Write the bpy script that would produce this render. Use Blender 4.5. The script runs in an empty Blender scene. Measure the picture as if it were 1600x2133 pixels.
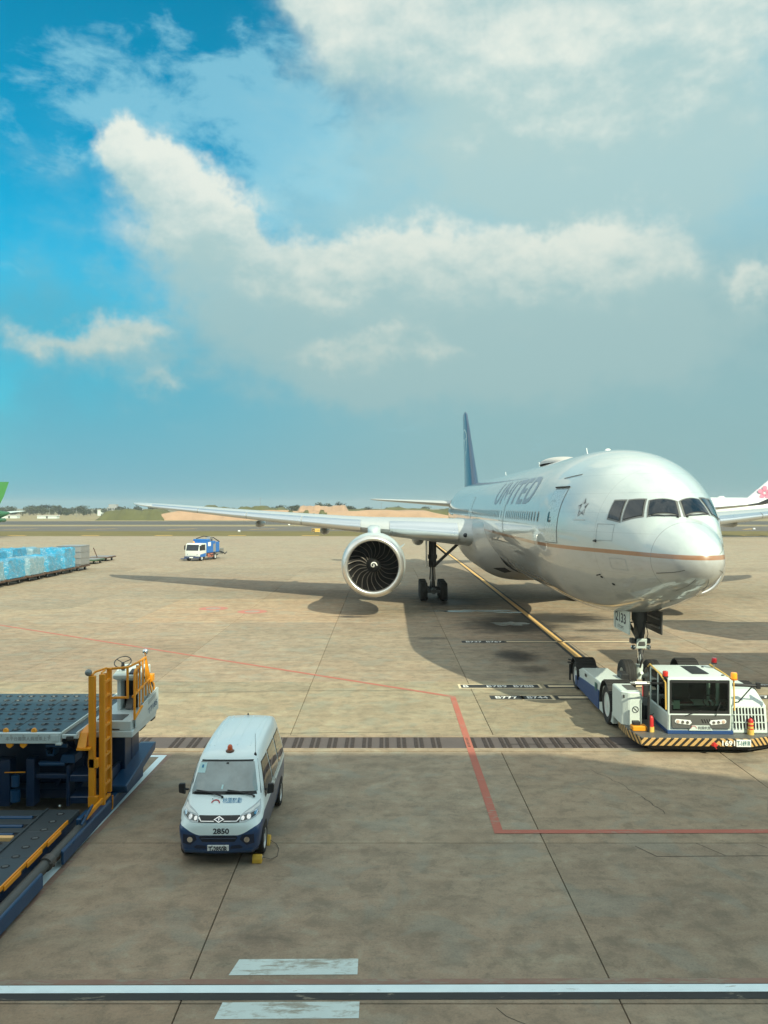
import bpy, bmesh, math, random
from mathutils import Vector, Matrix
from mathutils.bvhtree import BVHTree
R = math.radians
SC = bpy.context.scene
COL = SC.collection
rnd = random.Random(7)

# ------------------------------------------------------------------ camera
EYE = 6.7
cam_data = bpy.data.cameras.new('camera')
cam = bpy.data.objects.new('camera', cam_data); COL.objects.link(cam)
cam.location = (0, 0, EYE); cam.rotation_euler = (R(90), 0, 0)
cam_data.sensor_fit = 'VERTICAL'; cam_data.sensor_height = 36; cam_data.sensor_width = 27
cam_data.lens = 36 * 1700 / 2133
cam_data.shift_y = -11.5 / 2133
cam_data.clip_start = 0.1; cam_data.clip_end = 6000
SC.camera = cam

# ------------------------------------------------------------------ light and exposure
SUN = Vector((0.67, -1.12, 1.0)).normalized()        # towards the sun
SUN_EL = math.asin(SUN.z); SUN_AZ = math.atan2(SUN.x, SUN.y)
sun_data = bpy.data.lights.new('sun', 'SUN'); sun_data.energy = 3.9; sun_data.angle = R(0.6)
sun_data.color = (1.0, 0.98, 0.73)
sun = bpy.data.objects.new('sun', sun_data); COL.objects.link(sun)
sun.rotation_euler = SUN.to_track_quat('Z', 'Y').to_euler()
sun.location = (40, -70, 60)
vs = SC.view_settings
vs.view_transform = 'Standard'; vs.look = 'None'; vs.exposure = 0.5; vs.gamma = 1.0; vs.use_curve_mapping = False


class NT:
    """small helper that writes node trees as expressions"""
    def __init__(s, tree): s.t = tree; s.L = tree.links
    def put(s, sock, val):
        if isinstance(val, bpy.types.NodeSocket): s.L.new(val, sock)
        elif isinstance(val, (tuple, list)) and len(val) == 3 and sock.type == 'RGBA': sock.default_value = (*val, 1)
        else: sock.default_value = val
    def n(s, typ, **kw):
        nd = s.t.nodes.new(typ)
        for k, v in kw.items(): setattr(nd, k, v)
        return nd
    def m(s, op, a, b=None, c=None, clamp=False):
        nd = s.n('ShaderNodeMath', operation=op, use_clamp=clamp)
        for i, v in enumerate((a, b, c)):
            if v is not None: s.put(nd.inputs[i], v)
        return nd.outputs[0]
    def v(s, op, a, b=None):
        nd = s.n('ShaderNodeVectorMath', operation=op)
        s.put(nd.inputs[0], a)
        if b is not None: s.put(nd.inputs[1], b)
        return nd.outputs[0]
    def mix(s, f, a, b, blend='MIX'):
        nd = s.n('ShaderNodeMix', data_type='RGBA', blend_type=blend)
        s.put(nd.inputs[0], f); s.put(nd.inputs[6], a); s.put(nd.inputs[7], b)
        return nd.outputs[2]
    def ss(s, x, a, b, lo=0.0, hi=1.0):
        nd = s.n('ShaderNodeMapRange', interpolation_type='SMOOTHSTEP', clamp=True)
        for i, v in enumerate((x, a, b, lo, hi)): s.put(nd.inputs[i], v)
        return nd.outputs[0]
    def noise(s, vec, scale, detail=4, rough=0.55, dist=0.0, col=False):
        nd = s.n('ShaderNodeTexNoise')
        s.put(nd.inputs['Vector'], vec)
        for k, v in (('Scale', scale), ('Detail', detail), ('Roughness', rough), ('Distortion', dist)): nd.inputs[k].default_value = v
        return nd.outputs[1 if col else 0]
    def sep(s, vec):
        nd = s.n('ShaderNodeSeparateXYZ'); s.put(nd.inputs[0], vec); return nd.outputs[0], nd.outputs[1], nd.outputs[2]
    def comb(s, x, y, z):
        nd = s.n('ShaderNodeCombineXYZ')
        for i, v in enumerate((x, y, z)): s.put(nd.inputs[i], v)
        return nd.outputs[0]


# ------------------------------------------------------------------ sky
W = bpy.data.worlds.new('World'); SC.world = W; W.use_nodes = True
W.node_tree.nodes.clear()
g = NT(W.node_tree)
SKY_STRENGTH = 0.1
sky = g.n('ShaderNodeTexSky', sky_type='NISHITA')
sky.sun_disc = False; sky.sun_elevation = SUN_EL; sky.sun_rotation = SUN_AZ
sky.air_density = 1.0; sky.dust_density = 1.0; sky.ozone_density = 1.5
tc = g.n('ShaderNodeTexCoord')
D = g.v('NORMALIZE', tc.outputs['Generated'])
dx, dy, dz = g.sep(D)
wc = g.noise(D, 5.5, 5, 0.6, 0.0, col=True)
wx, wy, wz = g.sep(wc)
wf = g.noise(D, 21.0, 4, 0.6, 0.0, col=True)
fx, fy, fz = g.sep(wf)
def wob(base, a, b, ka, kb):
    return g.m('ADD', base, g.m('ADD', g.m('MULTIPLY', g.m('SUBTRACT', a, 0.5), ka), g.m('MULTIPLY', g.m('SUBTRACT', b, 0.5), kb)))
AZ0 = g.m('MULTIPLY', g.m('ARCTAN2', dx, dy), 57.29578)
EL0 = g.m('MULTIPLY', g.m('ARCSINE', dz), 57.29578)
AZ = wob(AZ0, wx, fx, 6.0, 4.5)
EL = wob(EL0, wy, fy, 5.0, 4.0)
cl = g.noise(g.v('MULTIPLY', D, (1.0, 1.0, 1.7)), 7.0, 9, 0.58)         # cloud billows
fine = g.noise(g.v('MULTIPLY', D, (1.0, 1.0, 1.4)), 24.0, 7, 0.6)
def blobs(items):
    F = None; H = None
    for a, e, ra, re, w in items:
        ua = g.m('DIVIDE', g.m('SUBTRACT', AZ, a), ra); ue = g.m('DIVIDE', g.m('SUBTRACT', EL, e), re)
        r2 = g.m('ADD', g.m('MULTIPLY', ua, ua), g.m('MULTIPLY', ue, ue))
        q = g.m('MULTIPLY', g.m('POWER', 2.71828, g.m('MULTIPLY', r2, -1.0)), w)
        F = q if F is None else g.m('ADD', F, q)
        h = g.m('MULTIPLY', q, ue)
        H = h if H is None else g.m('ADD', H, h)
    return F, g.m('DIVIDE', H, g.m('ADD', F, 0.05))
SKY_TINT = (0.02, 0.95, 1.0)
K = 1.0 / SKY_STRENGTH
def kc(c): return tuple(v * K for v in c)
base = g.mix(1.0, sky.outputs[0], SKY_TINT, 'MULTIPLY')
# thin high veil over the right and low part of the sky, and over everything behind
hz = g.ss(EL0, 30.0, 0.0)
vF, _ = blobs([(16, 12, 20, 14, 1.25), (0, 9, 17, 8, 1.0), (-20, 4, 14, 5.5, 0.8), (22, 22, 16, 12, 1.1), (4, 21.5, 9, 4, .75), (-24, 12, 7, 4, .5)])
back = g.ss(g.m('ABSOLUTE', AZ0), 40.0, 75.0)
veil = g.m('MULTIPLY', g.ss(g.m('ADD', g.m('MAXIMUM', vF, g.m('MULTIPLY', back, g.m('MULTIPLY', hz, 0.9))), g.m('MULTIPLY', g.m('SUBTRACT', cl, 0.5), 0.7)), 0.0, 1.0), 0.93)
vlo = g.mix(g.ss(AZ0, -22.0, 10.0), kc((0.07, 0.30, 0.40)), kc((0.212, 0.340, 0.350)))
vcol = g.mix(g.ss(EL0, 12.0, 21.0), vlo, kc((0.235, 0.435, 0.49)))
c1 = g.mix(veil, base, vcol)
# thin broken cirrus
mid = g.noise(g.v('MULTIPLY', D, (1.0, 1.0, 1.9)), 13.0, 7, 0.62, 0.3)
tF, _ = blobs([(-22, 24.5, 5, 2.6, .8), (-16.5, 25, 5, 3.4, .9), (-9, 25, 6, 4, .95), (-5, 22, 6, 3.5, .8), (-19.5, 29.5, 3, 1.2, .5), (-9.5, 29.0, 2, 1.2, .55), (-18, 21.5, 5, 1.5, .5), (-14, 28.2, 3.0, 1.5, .6), (-20, 15.5, 1.2, .7, .5)])
tmask = g.m('MULTIPLY', g.ss(g.m('ADD', g.m('MULTIPLY', tF, .85), g.m('ADD', g.m('MULTIPLY', g.m('SUBTRACT', mid, 0.5), 3.0), g.m('MULTIPLY', g.m('SUBTRACT', cl, 0.5), 0.6))), 0.36, 1.15), 0.66)
c2 = g.mix(tmask, c1, kc((0.215, 0.46, 0.55)))
# grey undersides trailing below the heaps
uF, _ = blobs([(4, 12.2, 15, 4.4, 1.25), (-9, 13.2, 6, 3.2, .8), (16, 12.8, 10, 4.4, 1.15), (-12.5, 15.8, 4, 2.2, .7), (9, 23.8, 10, 3.8, 1.1), (20, 23.0, 9, 4.2, 1.1), (13, 19.5, 12, 2.5, .35), (0, 8.6, 10, 2.2, .7), (-19, 9.6, 6, 1.8, .5)])
umask = g.m('MULTIPLY', g.ss(g.m('ADD', uF, g.m('ADD', g.m('MULTIPLY', g.m('SUBTRACT', cl, 0.5), 1.5), g.m('MULTIPLY', g.m('SUBTRACT', mid, 0.5), 0.6))), 0.1, 1.15), 0.85)
low = g.ss(EL0, 7.0, 24.0)
shade = g.mix(low, kc((0.25, 0.375, 0.378)), kc((0.31, 0.445, 0.445)))
white = g.mix(low, kc((0.40, 0.47, 0.43)), kc((0.60, 0.63, 0.565)))
c2 = g.mix(umask, c2, shade)
# cumulus heaps
cF, cH = blobs([(-17.8, 22.2, 2.0, 2.0, 1.1), (-15.8, 20.6, 2.8, 2.6, 1.15), (-13.2, 18.9, 3.6, 2.9, 1.1), (-10.8, 17.6, 3.2, 2.8, 1.0), (-14.6, 17.0, 4.4, 2.2, .7),
                (-7.6, 14.9, 3.0, 2.3, .9), (-3.6, 15.6, 3.4, 2.5, 1.0), (-.2, 16.0, 2.6, 2.2, .75), (3.2, 16.2, 3.6, 2.7, 1.15), (8.0, 16.0, 3.6, 2.4, 1.0), (12.0, 16.2, 3.0, 2.3, .85), (15.6, 16.3, 3.6, 2.6, 1.05), (20, 16.0, 3.4, 2.2, .6), (5, 13.6, 14, 2.2, .6),
                (-22.5, 10.3, 3.4, 1.5, .55), (-17.0, 11.0, 2.9, 1.9, .78), (-19.5, 9.4, 4, 1.6, .5), (-15.6, 7.4, 2.4, 1.3, .72), (24.8, 13.2, 2.0, 1.6, 1.0),
                (-5.5, 9.8, 3.0, 1.4, .72), (0, 10.3, 4.0, 1.5, .8), (4, 9.8, 2.5, 1.2, .5),
                (-3.5, 30.0, 3.5, 4.5, 1.2), (3, 29.5, 7, 4.6, 1.3), (12, 29, 8, 5, 1.35), (21, 28.5, 7, 6, 1.3), (8.5, 25.6, 5, 2.6, .8), (18, 25, 7, 3, .7), (14, 36, 22, 6, 1.2),
                (75, 22, 16, 7, .8), (-70, 20, 16, 6, .8), (120, 30, 18, 9, .8), (-130, 26, 22, 9, .8), (170, 20, 20, 7, .7)])
bil = g.m('ADD', g.m('MULTIPLY', g.m('SUBTRACT', cl, 0.5), 0.62), g.m('MULTIPLY', g.m('SUBTRACT', fine, 0.5), 0.42))
dens = g.m('ADD', cF, bil)
under = g.ss(cH, 0.25, -0.45)
cmask = g.m('MULTIPLY', g.ss(dens, 0.24, g.m('ADD', 0.85, g.m('MULTIPLY', under, 1.05))), 0.94)
# broken cloud added over the unseen sky, to brighten the shaded ground
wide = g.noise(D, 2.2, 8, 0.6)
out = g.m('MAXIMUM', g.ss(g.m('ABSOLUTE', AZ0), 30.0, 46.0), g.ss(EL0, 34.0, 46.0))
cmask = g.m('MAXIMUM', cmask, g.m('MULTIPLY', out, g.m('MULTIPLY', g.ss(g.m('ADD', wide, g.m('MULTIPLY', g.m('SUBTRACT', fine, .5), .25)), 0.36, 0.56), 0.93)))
# sunlit billows: brighter where the cloud thins towards the sun side and towards its top
clu = g.noise(g.v('MULTIPLY', g.v('ADD', D, (0.010, 0.0, 0.022)), (1.0, 1.0, 1.7)), 7.0, 9, 0.58)
finu = g.noise(g.v('MULTIPLY', g.v('ADD', D, (0.004, 0.0, 0.009)), (1.0, 1.0, 1.4)), 24.0, 7, 0.6)
rel = g.m('ADD', g.m('MULTIPLY', g.m('SUBTRACT', cl, clu), 2.6), g.m('MULTIPLY', g.m('SUBTRACT', fine, finu), 0.9))
lit = g.ss(g.m('ADD', g.m('MULTIPLY', cH, 0.9), g.m('ADD', rel, g.m('MULTIPLY', g.m('SUBTRACT', cl, 0.5), 0.5))), -0.75, 0.80)
ccol = g.mix(lit, shade, white)
ccol = g.mix(out, ccol, g.mix(lit, kc((0.64, 0.72, 0.70)), kc((1.12, 1.18, 1.08))))  # unseen clouds made brighter than those in view, as fill light
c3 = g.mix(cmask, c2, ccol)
# haze right at the horizon
hcol = g.mix(g.ss(AZ0, -26.0, 16.0), kc((0.135, 0.32, 0.39)), kc((0.19, 0.315, 0.33)))
c4 = g.mix(g.m('MULTIPLY', g.ss(EL0, 10.0, 0.0), 0.85), c3, hcol)
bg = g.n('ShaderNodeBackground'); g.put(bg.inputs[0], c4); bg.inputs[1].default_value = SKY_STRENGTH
wo = g.n('ShaderNodeOutputWorld'); W.node_tree.links.new(bg.outputs[0], wo.inputs[0])

# ------------------------------------------------------------------ materials
MATS = {}
def mat(name, col, rough=0.5, metal=0.0, var=0.10, scale=3.0, bump=0.0, bscale=40.0, coat=0.0, spec=0.5, trans=0.0, emit=None, estr=0.0, dirt=0.0, objcol=False):
    if name in MATS: return MATS[name]
    m = bpy.data.materials.new(name); m.use_nodes = True
    t = m.node_tree; t.nodes.clear(); q = NT(t)
    p = q.n('ShaderNodeBsdfPrincipled'); o = q.n('ShaderNodeOutputMaterial')
    t.links.new(p.outputs[0], o.inputs[0])
    c = q.n('ShaderNodeTexCoord').outputs['Object']
    n1 = q.noise(c, scale, 5, 0.6)
    base = q.mix(n1, tuple(max(0, v * (1 - var)) for v in col), tuple(min(1, v * (1 + var)) for v in col))
    if dirt:
        n2 = q.noise(c, scale * 2.7, 6, 0.7)
        base = q.mix(q.m('MULTIPLY', q.ss(n2, 0.5, 0.8), dirt), base, tuple(v * 0.35 + 0.02 for v in col))
    q.put(p.inputs['Base Color'], base)
    q.put(p.inputs['Roughness'], q.m('ADD', rough, q.m('MULTIPLY', q.m('SUBTRACT', q.noise(c, scale * 4, 3), 0.5), 0.12), clamp=True))
    p.inputs['Metallic'].default_value = metal
    p.inputs['Specular IOR Level'].default_value = spec
    if coat: p.inputs['Coat Weight'].default_value = coat; p.inputs['Coat Roughness'].default_value = 0.04
    if trans: p.inputs['Transmission Weight'].default_value = trans
    if emit: p.inputs['Emission Color'].default_value = (*emit, 1); p.inputs['Emission Strength'].default_value = estr
    if bump:
        b = q.n('ShaderNodeBump'); b.inputs['Strength'].default_value = bump; b.inputs['Distance'].default_value = 0.01
        q.put(b.inputs['Height'], q.noise(c, bscale, 4)); q.put(p.inputs['Normal'], b.outputs[0])
    m.diffuse_color = (*col, 1)
    MATS[name] = m
    return m
white = mat('white_paint', (.60, .67, .65), .32, var=.04, coat=.3, dirt=.12)
white2 = mat('white_enamel', (.60, .67, .63), .4, var=.05, dirt=.18)
navy = mat('navy_paint', (.005, .022, .062), .38, var=.2, coat=.2, dirt=.25)
blue = mat('blue_paint', (.009, .055, .135), .35, var=.15, dirt=.2)
orange = mat('orange_paint', (.78, .30, .012), .42, var=.1, dirt=.15)
yellow = mat('yellow_paint', (.70, .42, .05), .5, var=.1, dirt=.2)
rubber = mat('tyre_rubber', (.022, .021, .02), .8, var=.25, bump=.3)
black = mat('black_plastic', (.018, .018, .019), .5, var=.2)
dark = mat('dark_cavity', (.012, .011, .011), .8, var=.2)
steel = mat('steel', (.45, .45, .44), .35, metal=.9, var=.12, dirt=.3)
alu = mat('bare_aluminium', (.66, .70, .73), .3, metal=.85, var=.03, scale=.4)
liprim = mat('polished_lip', (.72, .70, .67), .3, metal=.85, var=.05)
gearm = mat('gear_grey', (.10, .095, .09), .45, metal=.3, var=.25, dirt=.4)
glass = mat('dark_glass', (.012, .018, .026), .05, var=.1, spec=.6)
vanglass = mat('windscreen_glass', (.25, .31, .32), .05, var=.6, scale=2.2, coat=1.0, spec=.8)  # pale mottled colour paints blurry reflections into the glass
rim = mat('wheel_rim', (.55, .55, .53), .4, metal=.4, var=.1)
red = mat('red_paint', (.55, .03, .03), .35, var=.1)
redl = mat('red_lens', (.6, .035, .02), .25, var=.1, coat=.4)
amber = mat('amber_lens', (.85, .30, .02), .25, var=.1, coat=.4, emit=(1, .35, .02), estr=.35)
chrome = mat('chrome', (.75, .75, .75), .1, metal=1)
deckm = mat('deck_plate_grey', (.055, .070, .080), .42, metal=.25, var=.22, scale=2, dirt=.3)
skirt = mat('light_grey_paint', (.55, .62, .62), .4, var=.05, dirt=.2)
printb = mat('dark_print', (.03, .035, .05), .6)
printblue = mat('blue_print', (.03, .22, .42), .6)
printred = mat('red_print', (.45, .05, .06), .6)
printw = mat('white_print', (.78, .78, .74), .6)
printy = mat('yellow_print', (.72, .45, .10), .6)
plate_white = mat('number_plate_white', (.75, .77, .76), .4)
paper = mat('paper_card', (.55, .78, .80), .7)

def concrete_mat(name, tint=(1, 1, 1)):
    m = bpy.data.materials.new(name); m.use_nodes = True
    t = m.node_tree; t.nodes.clear(); q = NT(t)
    p = q.n('ShaderNodeBsdfPrincipled'); o = q.n('ShaderNodeOutputMaterial'); t.links.new(p.outputs[0], o.inputs[0])
    P = q.n('ShaderNodeNewGeometry').outputs['Position']
    x, y, z = q.sep(P)
    n_big = q.noise(P, 0.045, 4, 0.6)
    n_mid = q.noise(P, 0.35, 6, 0.65, 0.6)
    n_sm = q.noise(P, 2.2, 7, 0.7, 0.3)
    n_fine = q.noise(P, 26.0, 4, 0.7)
    streak = q.noise(q.v('MULTIPLY', P, (0.16, 1.3, 1.0)), 1.0, 6, 0.65, 0.4)
    col = q.mix(q.ss(n_big, 0.35, 0.65), (.362, .262, .188), (.358, .284, .203))
    col = q.mix(q.m('MULTIPLY', q.ss(n_mid, 0.42, 0.72), 0.62), col, (.236, .180, .130))
    col = q.mix(q.m('MULTIPLY', q.ss(streak, 0.50, 0.75), 0.40), col, (.390, .345, .250))
    col = q.mix(q.m('MULTIPLY', q.ss(streak, 0.47, 0.28), 0.32), col, (.236, .180, .130))
    col = q.mix(q.m('MULTIPLY', q.ss(n_sm, 0.46, 0.64), 0.55), col, (.185, .150, .110))
    col = q.mix(q.m('MULTIPLY', q.ss(n_sm, 0.46, 0.34), 0.45), col, (.41, .365, .27))
    n_pat = q.noise(P, 0.9, 3, 0.5, 0.8)
    col = q.mix(q.m('MULTIPLY', q.ss(n_pat, 0.52, 0.66), 0.55), col, (.285, .268, .218))
    col = q.mix(q.m('MULTIPLY', q.ss(n_pat, 0.46, 0.32), 0.35), col, (.300, .215, .148))
    spk = q.noise(P, 5.5, 6, 0.75)
    blot = q.noise(q.v('MULTIPLY', P, (0.7, 1.5, 1)), 1.05, 8, 0.68, 0.5)
    col = q.mix(q.m('MULTIPLY', q.ss(blot, 0.47, 0.62), 0.25), col, (.165, .140, .105))
    col = q.mix(q.m('MULTIPLY', q.ss(blot, 0.45, 0.33), 0.25), col, (.45, .385, .285))
    col = q.mix(q.m('MULTIPLY', q.ss(spk, 0.57, 0.68), 0.40), col, (.12, .105, .08))
    col = q.mix(q.m('MULTIPLY', q.ss(n_fine, 0.35, 0.75), 0.30), col, (.10, .09, .07))
    # oil and rubber stains left by aircraft on the stand
    st = None
    wob2 = q.noise(P, 0.8, 6, 0.7)
    wobx = q.noise(q.v('MULTIPLY', P, (0.5, 1.6, 1)), 1.0, 6, 0.7)
    for sx, sy, rx, ry, w in ((5.9, 36.6, 1.0, 1.5, .95), (6.1, 33.6, .9, 1.2, .6), (4.7, 32.2, 1.6, .6, .45), (7.4, 46.5, 3.0, 3.4, 1.0), (10.2, 49.0, 3.6, 2.6, 1.0), (4.6, 57.0, 2.6, 3.0, .8), (11.5, 44.0, 1.6, .7, .7), (6.3, 43.6, 2.2, .8, .6), (3.3, 53.0, 4.0, 2.0, .5), (9.3, 41.5, 1.8, 1.2, .55), (12.5, 48.5, 2.5, 1.3, .6),
                              (1.5, 18.4, 2.6, 1.2, .34), (-1.6, 12.6, 1.8, .9, .3), (4.6, 14.0, 2.0, .9, .3), (8.5, 14.5, 1.8, .8, .28), (-5.0, 27.0, 2.0, .7, .3), (2.6, 41.5, 1.5, .5, .6), (-2.0, 49.6, 1.2, .7, .7), (9.5, 21.5, 2.5, .8, .35), (-3.3, 13.4, 2.2, 1.4, .25), (3.5, 62, 3, 5, .6)):
        a = q.m('DIVIDE', q.m('SUBTRACT', x, sx), rx); b = q.m('DIVIDE', q.m('SUBTRACT', y, sy), ry)
        r2 = q.m('ADD', q.m('MULTIPLY', a, a), q.m('MULTIPLY', b, b))
        e = q.m('MULTIPLY', q.m('POWER', 2.71828, q.m('MULTIPLY', r2, -0.8)), w)
        st = e if st is None else q.m('MAXIMUM', st, e)
    stm = q.ss(q.m('ADD', st, q.m('MULTIPLY', q.m('SUBTRACT', q.m('MULTIPLY', q.m('ADD', wob2, wobx), 0.5), 0.5), 1.6)), 0.20, 0.85)
    stm = q.m('MULTIPLY', stm, q.ss(st, 0.03, 0.25))
    col = q.mix(q.m('MULTIPLY', stm, 0.94), col, (.030, .024, .019))
    oi = q.n('ShaderNodeObjectInfo')
    col = q.mix(1.0, col, oi.outputs['Color'], 'MULTIPLY')
    col = q.mix(1.0, col, (1.0, 1.0, .965), 'MULTIPLY')
    col = q.mix(1.0, col, tint, 'MULTIPLY')
    q.put(p.inputs['Base Color'], col)
    q.put(p.inputs['Roughness'], q.m('SUBTRACT', q.m('ADD', .78, q.m('MULTIPLY', n_sm, .2)), q.m('MULTIPLY', stm, .35)))
    p.inputs['Specular IOR Level'].default_value = .35
    b = q.n('ShaderNodeBump'); b.inputs['Strength'].default_value = .35; b.inputs['Distance'].default_value = .006
    q.put(b.inputs['Height'], q.m('ADD', n_fine, q.m('MULTIPLY', spk, .8))); q.put(p.inputs['Normal'], b.outputs[0])
    return m
concrete = concrete_mat('apron_concrete')
joint = mat('joint_sealant', (.035, .032, .028), .9, var=.3)

def worn_mat(name, col, wear=0.45, wcol=(.27, .24, .18), scale=6.0):
    """road paint, worn through to the concrete in scratches and patches"""
    m = bpy.data.materials.new(name); m.use_nodes = True
    t = m.node_tree; t.nodes.clear(); q = NT(t)
    p = q.n('ShaderNodeBsdfPrincipled'); o = q.n('ShaderNodeOutputMaterial'); t.links.new(p.outputs[0], o.inputs[0])
    P = q.n('ShaderNodeNewGeometry').outputs['Position']
    a = q.noise(q.v('MULTIPLY', P, (.6, 2.2, 1)), scale, 7, .72, .5)
    b = q.noise(P, 1.1, 5, .65)
    k = q.ss(q.m('ADD', a, q.m('MULTIPLY', q.m('SUBTRACT', b, .5), .7)), .66 - .28 * wear, .80 - .18 * wear)
    c = q.mix(q.noise(P, 3.0, 4), tuple(v * .86 for v in col), tuple(min(1, v * 1.1) for v in col))
    q.put(p.inputs['Base Color'], q.mix(q.m('MULTIPLY', k, .85), c, wcol))
    p.inputs['Roughness'].default_value = .75
    return m
pw = worn_mat('worn_white_line', (.76, .89, .92), .04)
pw2 = worn_mat('worn_white_dash', (.58, .68, .66), .7, scale=4)
pr = worn_mat('worn_red_line', (.40, .125, .085), .42)
pr2 = worn_mat('faded_red_line', (.26, .155, .115), .7)
pyl = worn_mat('worn_yellow_line', (.72, .44, .16), .15)
pbk = worn_mat('worn_black_line', (.03, .032, .032), .2)
pcr = worn_mat('worn_cream_line', (.72, .58, .38), .2)

# ------------------------------------------------------------------ mesh helpers
class MB:
    def __init__(s): s.v = []; s.f = []; s.mi = []
    def add(s, vs_, fs_, m=0):
        o = len(s.v); s.v += [tuple(v) for v in vs_]; s.f += [tuple(i + o for i in f) for f in fs_]; s.mi += [m] * len(fs_); return s
    def box(s, x0, x1, y0, y1, z0, z1, m=0, rz=0.0, c=None, M=None):
        V = [Vector((x, y, z)) for x in (x0, x1) for y in (y0, y1) for z in (z0, z1)]
        if rz:
            c = Vector(c or ((x0 + x1) / 2, (y0 + y1) / 2, 0)); Q = Matrix.Rotation(rz, 3, 'Z')
            V = [Q @ (v - c) + c for v in V]
        if M: V = [M @ v for v in V]
        return s.add(V, [(0, 1, 3, 2), (4, 6, 7, 5), (0, 4, 5, 1), (2, 3, 7, 6), (0, 2, 6, 4), (1, 5, 7, 3)], m)
    def prism(s, poly, axis, a, b, m=0):
        """poly in the plane normal to axis; x: (y,z)  y: (x,z)  z: (x,y)"""
        f3 = {'x': lambda p, t: (t, p[0], p[1]), 'y': lambda p, t: (p[0], t, p[1]), 'z': lambda p, t: (p[0], p[1], t)}[axis]
        n = len(poly)
        return s.add([f3(p, a) for p in poly] + [f3(p, b) for p in poly],
                     [tuple(range(n))[::-1], tuple(range(n, 2 * n))] + [(i, (i + 1) % n, n + (i + 1) % n, n + i) for i in range(n)], m)
    def tube(s, pts, r, n=8, closed=False, m=0, caps=True):
        pts = [Vector(p) for p in pts]; k = len(pts); rings = []
        rr = r if isinstance(r, (list, tuple)) else [r] * k
        up = None
        for i, p in enumerate(pts):
            a = pts[(i - 1) % k] if (closed or i > 0) else p
            b = pts[(i + 1) % k] if (closed or i < k - 1) else p
            t = (b - a).normalized()
            if up is None:
                up = Vector((0, 0, 1)) if abs(t.z) < .9 else Vector((1, 0, 0))
            u = (up - t * up.dot(t)).normalized(); w = t.cross(u); up = u
            rings.append([p + (u * math.cos(2 * math.pi * j / n) + w * math.sin(2 * math.pi * j / n)) * rr[i] for j in range(n)])
        return s.rings(rings, closed, caps, m)
    def rings(s, rings, closed=False, caps=True, m=0, open_ring=False):
        n = len(rings[0]); k = len(rings); fs_ = []
        for i in range(k if closed else k - 1):
            a = i * n; b = ((i + 1) % k) * n
            for j in range(n - 1 if open_ring else n):
                fs_.append((a + j, a + (j + 1) % n, b + (j + 1) % n, b + j))
        if caps and not closed:
            fs_.append(tuple(range(n))[::-1]); fs_.append(tuple(range((k - 1) * n, k * n)))
        return s.add([p for r_ in rings for p in r_], fs_, m)
    def lathe(s, prof, o, axis='y', n=32, caps=False, m=0):
        """prof: (radius, position along axis)"""
        o = Vector(o); rings = []
        for r_, t in prof:
            ring = []
            for j in range(n):
                a = 2 * math.pi * j / n; c_, s_ = r_ * math.cos(a), r_ * math.sin(a)
                ring.append(o + Vector({'y': (c_, t, s_), 'x': (t, c_, s_), 'z': (c_, s_, t)}[axis]))
            rings.append(ring)
        return s.rings(rings, False, caps, m)
    def ball(s, c, r, n=12, m=0):
        k = max(4, n // 2)
        return s.lathe([(max(1e-4, r * math.sin(math.pi * i / k)), -r * math.cos(math.pi * i / k)) for i in range(k + 1)], c, 'z', n, False, m)
    def build(s, name, mats, parent=None, smooth=None, bevel=0.0, fix=True, kind=None, seg=1, flat_ok=False):
        me = bpy.data.meshes.new(name); me.from_pydata(s.v, [], s.f)
        if not isinstance(mats, (list, tuple)): mats = [mats]
        for mm in mats: me.materials.append(mm)
        me.polygons.foreach_set('material_index', s.mi)
        if fix:
            b = bmesh.new(); b.from_mesh(me); bmesh.ops.recalc_face_normals(b, faces=b.faces)
            if bevel:
                ed = [e for e in b.edges if len(e.link_faces) == 2 and e.calc_face_angle(0) > .6]
                if ed: bmesh.ops.bevel(b, geom=ed, offset=bevel, segments=seg, affect='EDGES', profile=.6, clamp_overlap=True)
            b.to_mesh(me); b.free()
        if smooth is not None:
            me.polygons.foreach_set('use_smooth', [True] * len(me.polygons)); me.set_sharp_from_angle(angle=R(smooth))
        ob = bpy.data.objects.new(name, me); COL.objects.link(ob)
        if parent: ob.parent = parent
        if kind: ob['kind'] = kind
        return ob

def thing(name, label, cat, loc=(0, 0, 0), rz=0.0, group=None):
    o = bpy.data.objects.new(name, None); COL.objects.link(o); o.empty_display_size = .3
    o.location = loc; o.rotation_euler = (0, 0, rz); o['label'] = label; o['category'] = cat
    if group: o['group'] = group
    return o
def tag(o, label, cat, group=None):
    o['label'] = label; o['category'] = cat
    if group: o['group'] = group
    return o
KIDS = {}
def copy_tree(o, loc=None, rz=None, label=None, parent=None):
    c = o.copy(); COL.objects.link(c)
    if parent: c.parent = parent
    if loc is not None: c.location = loc
    if rz is not None: c.rotation_euler = (0, 0, rz)
    if label: c['label'] = label
    for ch in list(o.children): copy_tree(ch, parent=c)
    return c
def inst(src, parent, loc=None, rot=None, scale=None):
    c = src.copy(); COL.objects.link(c)
    if parent: c.parent = parent
    if loc is not None: c.location = loc
    if rot is not None: c.rotation_euler = rot
    if scale is not None: c.scale = scale
    return c

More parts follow.
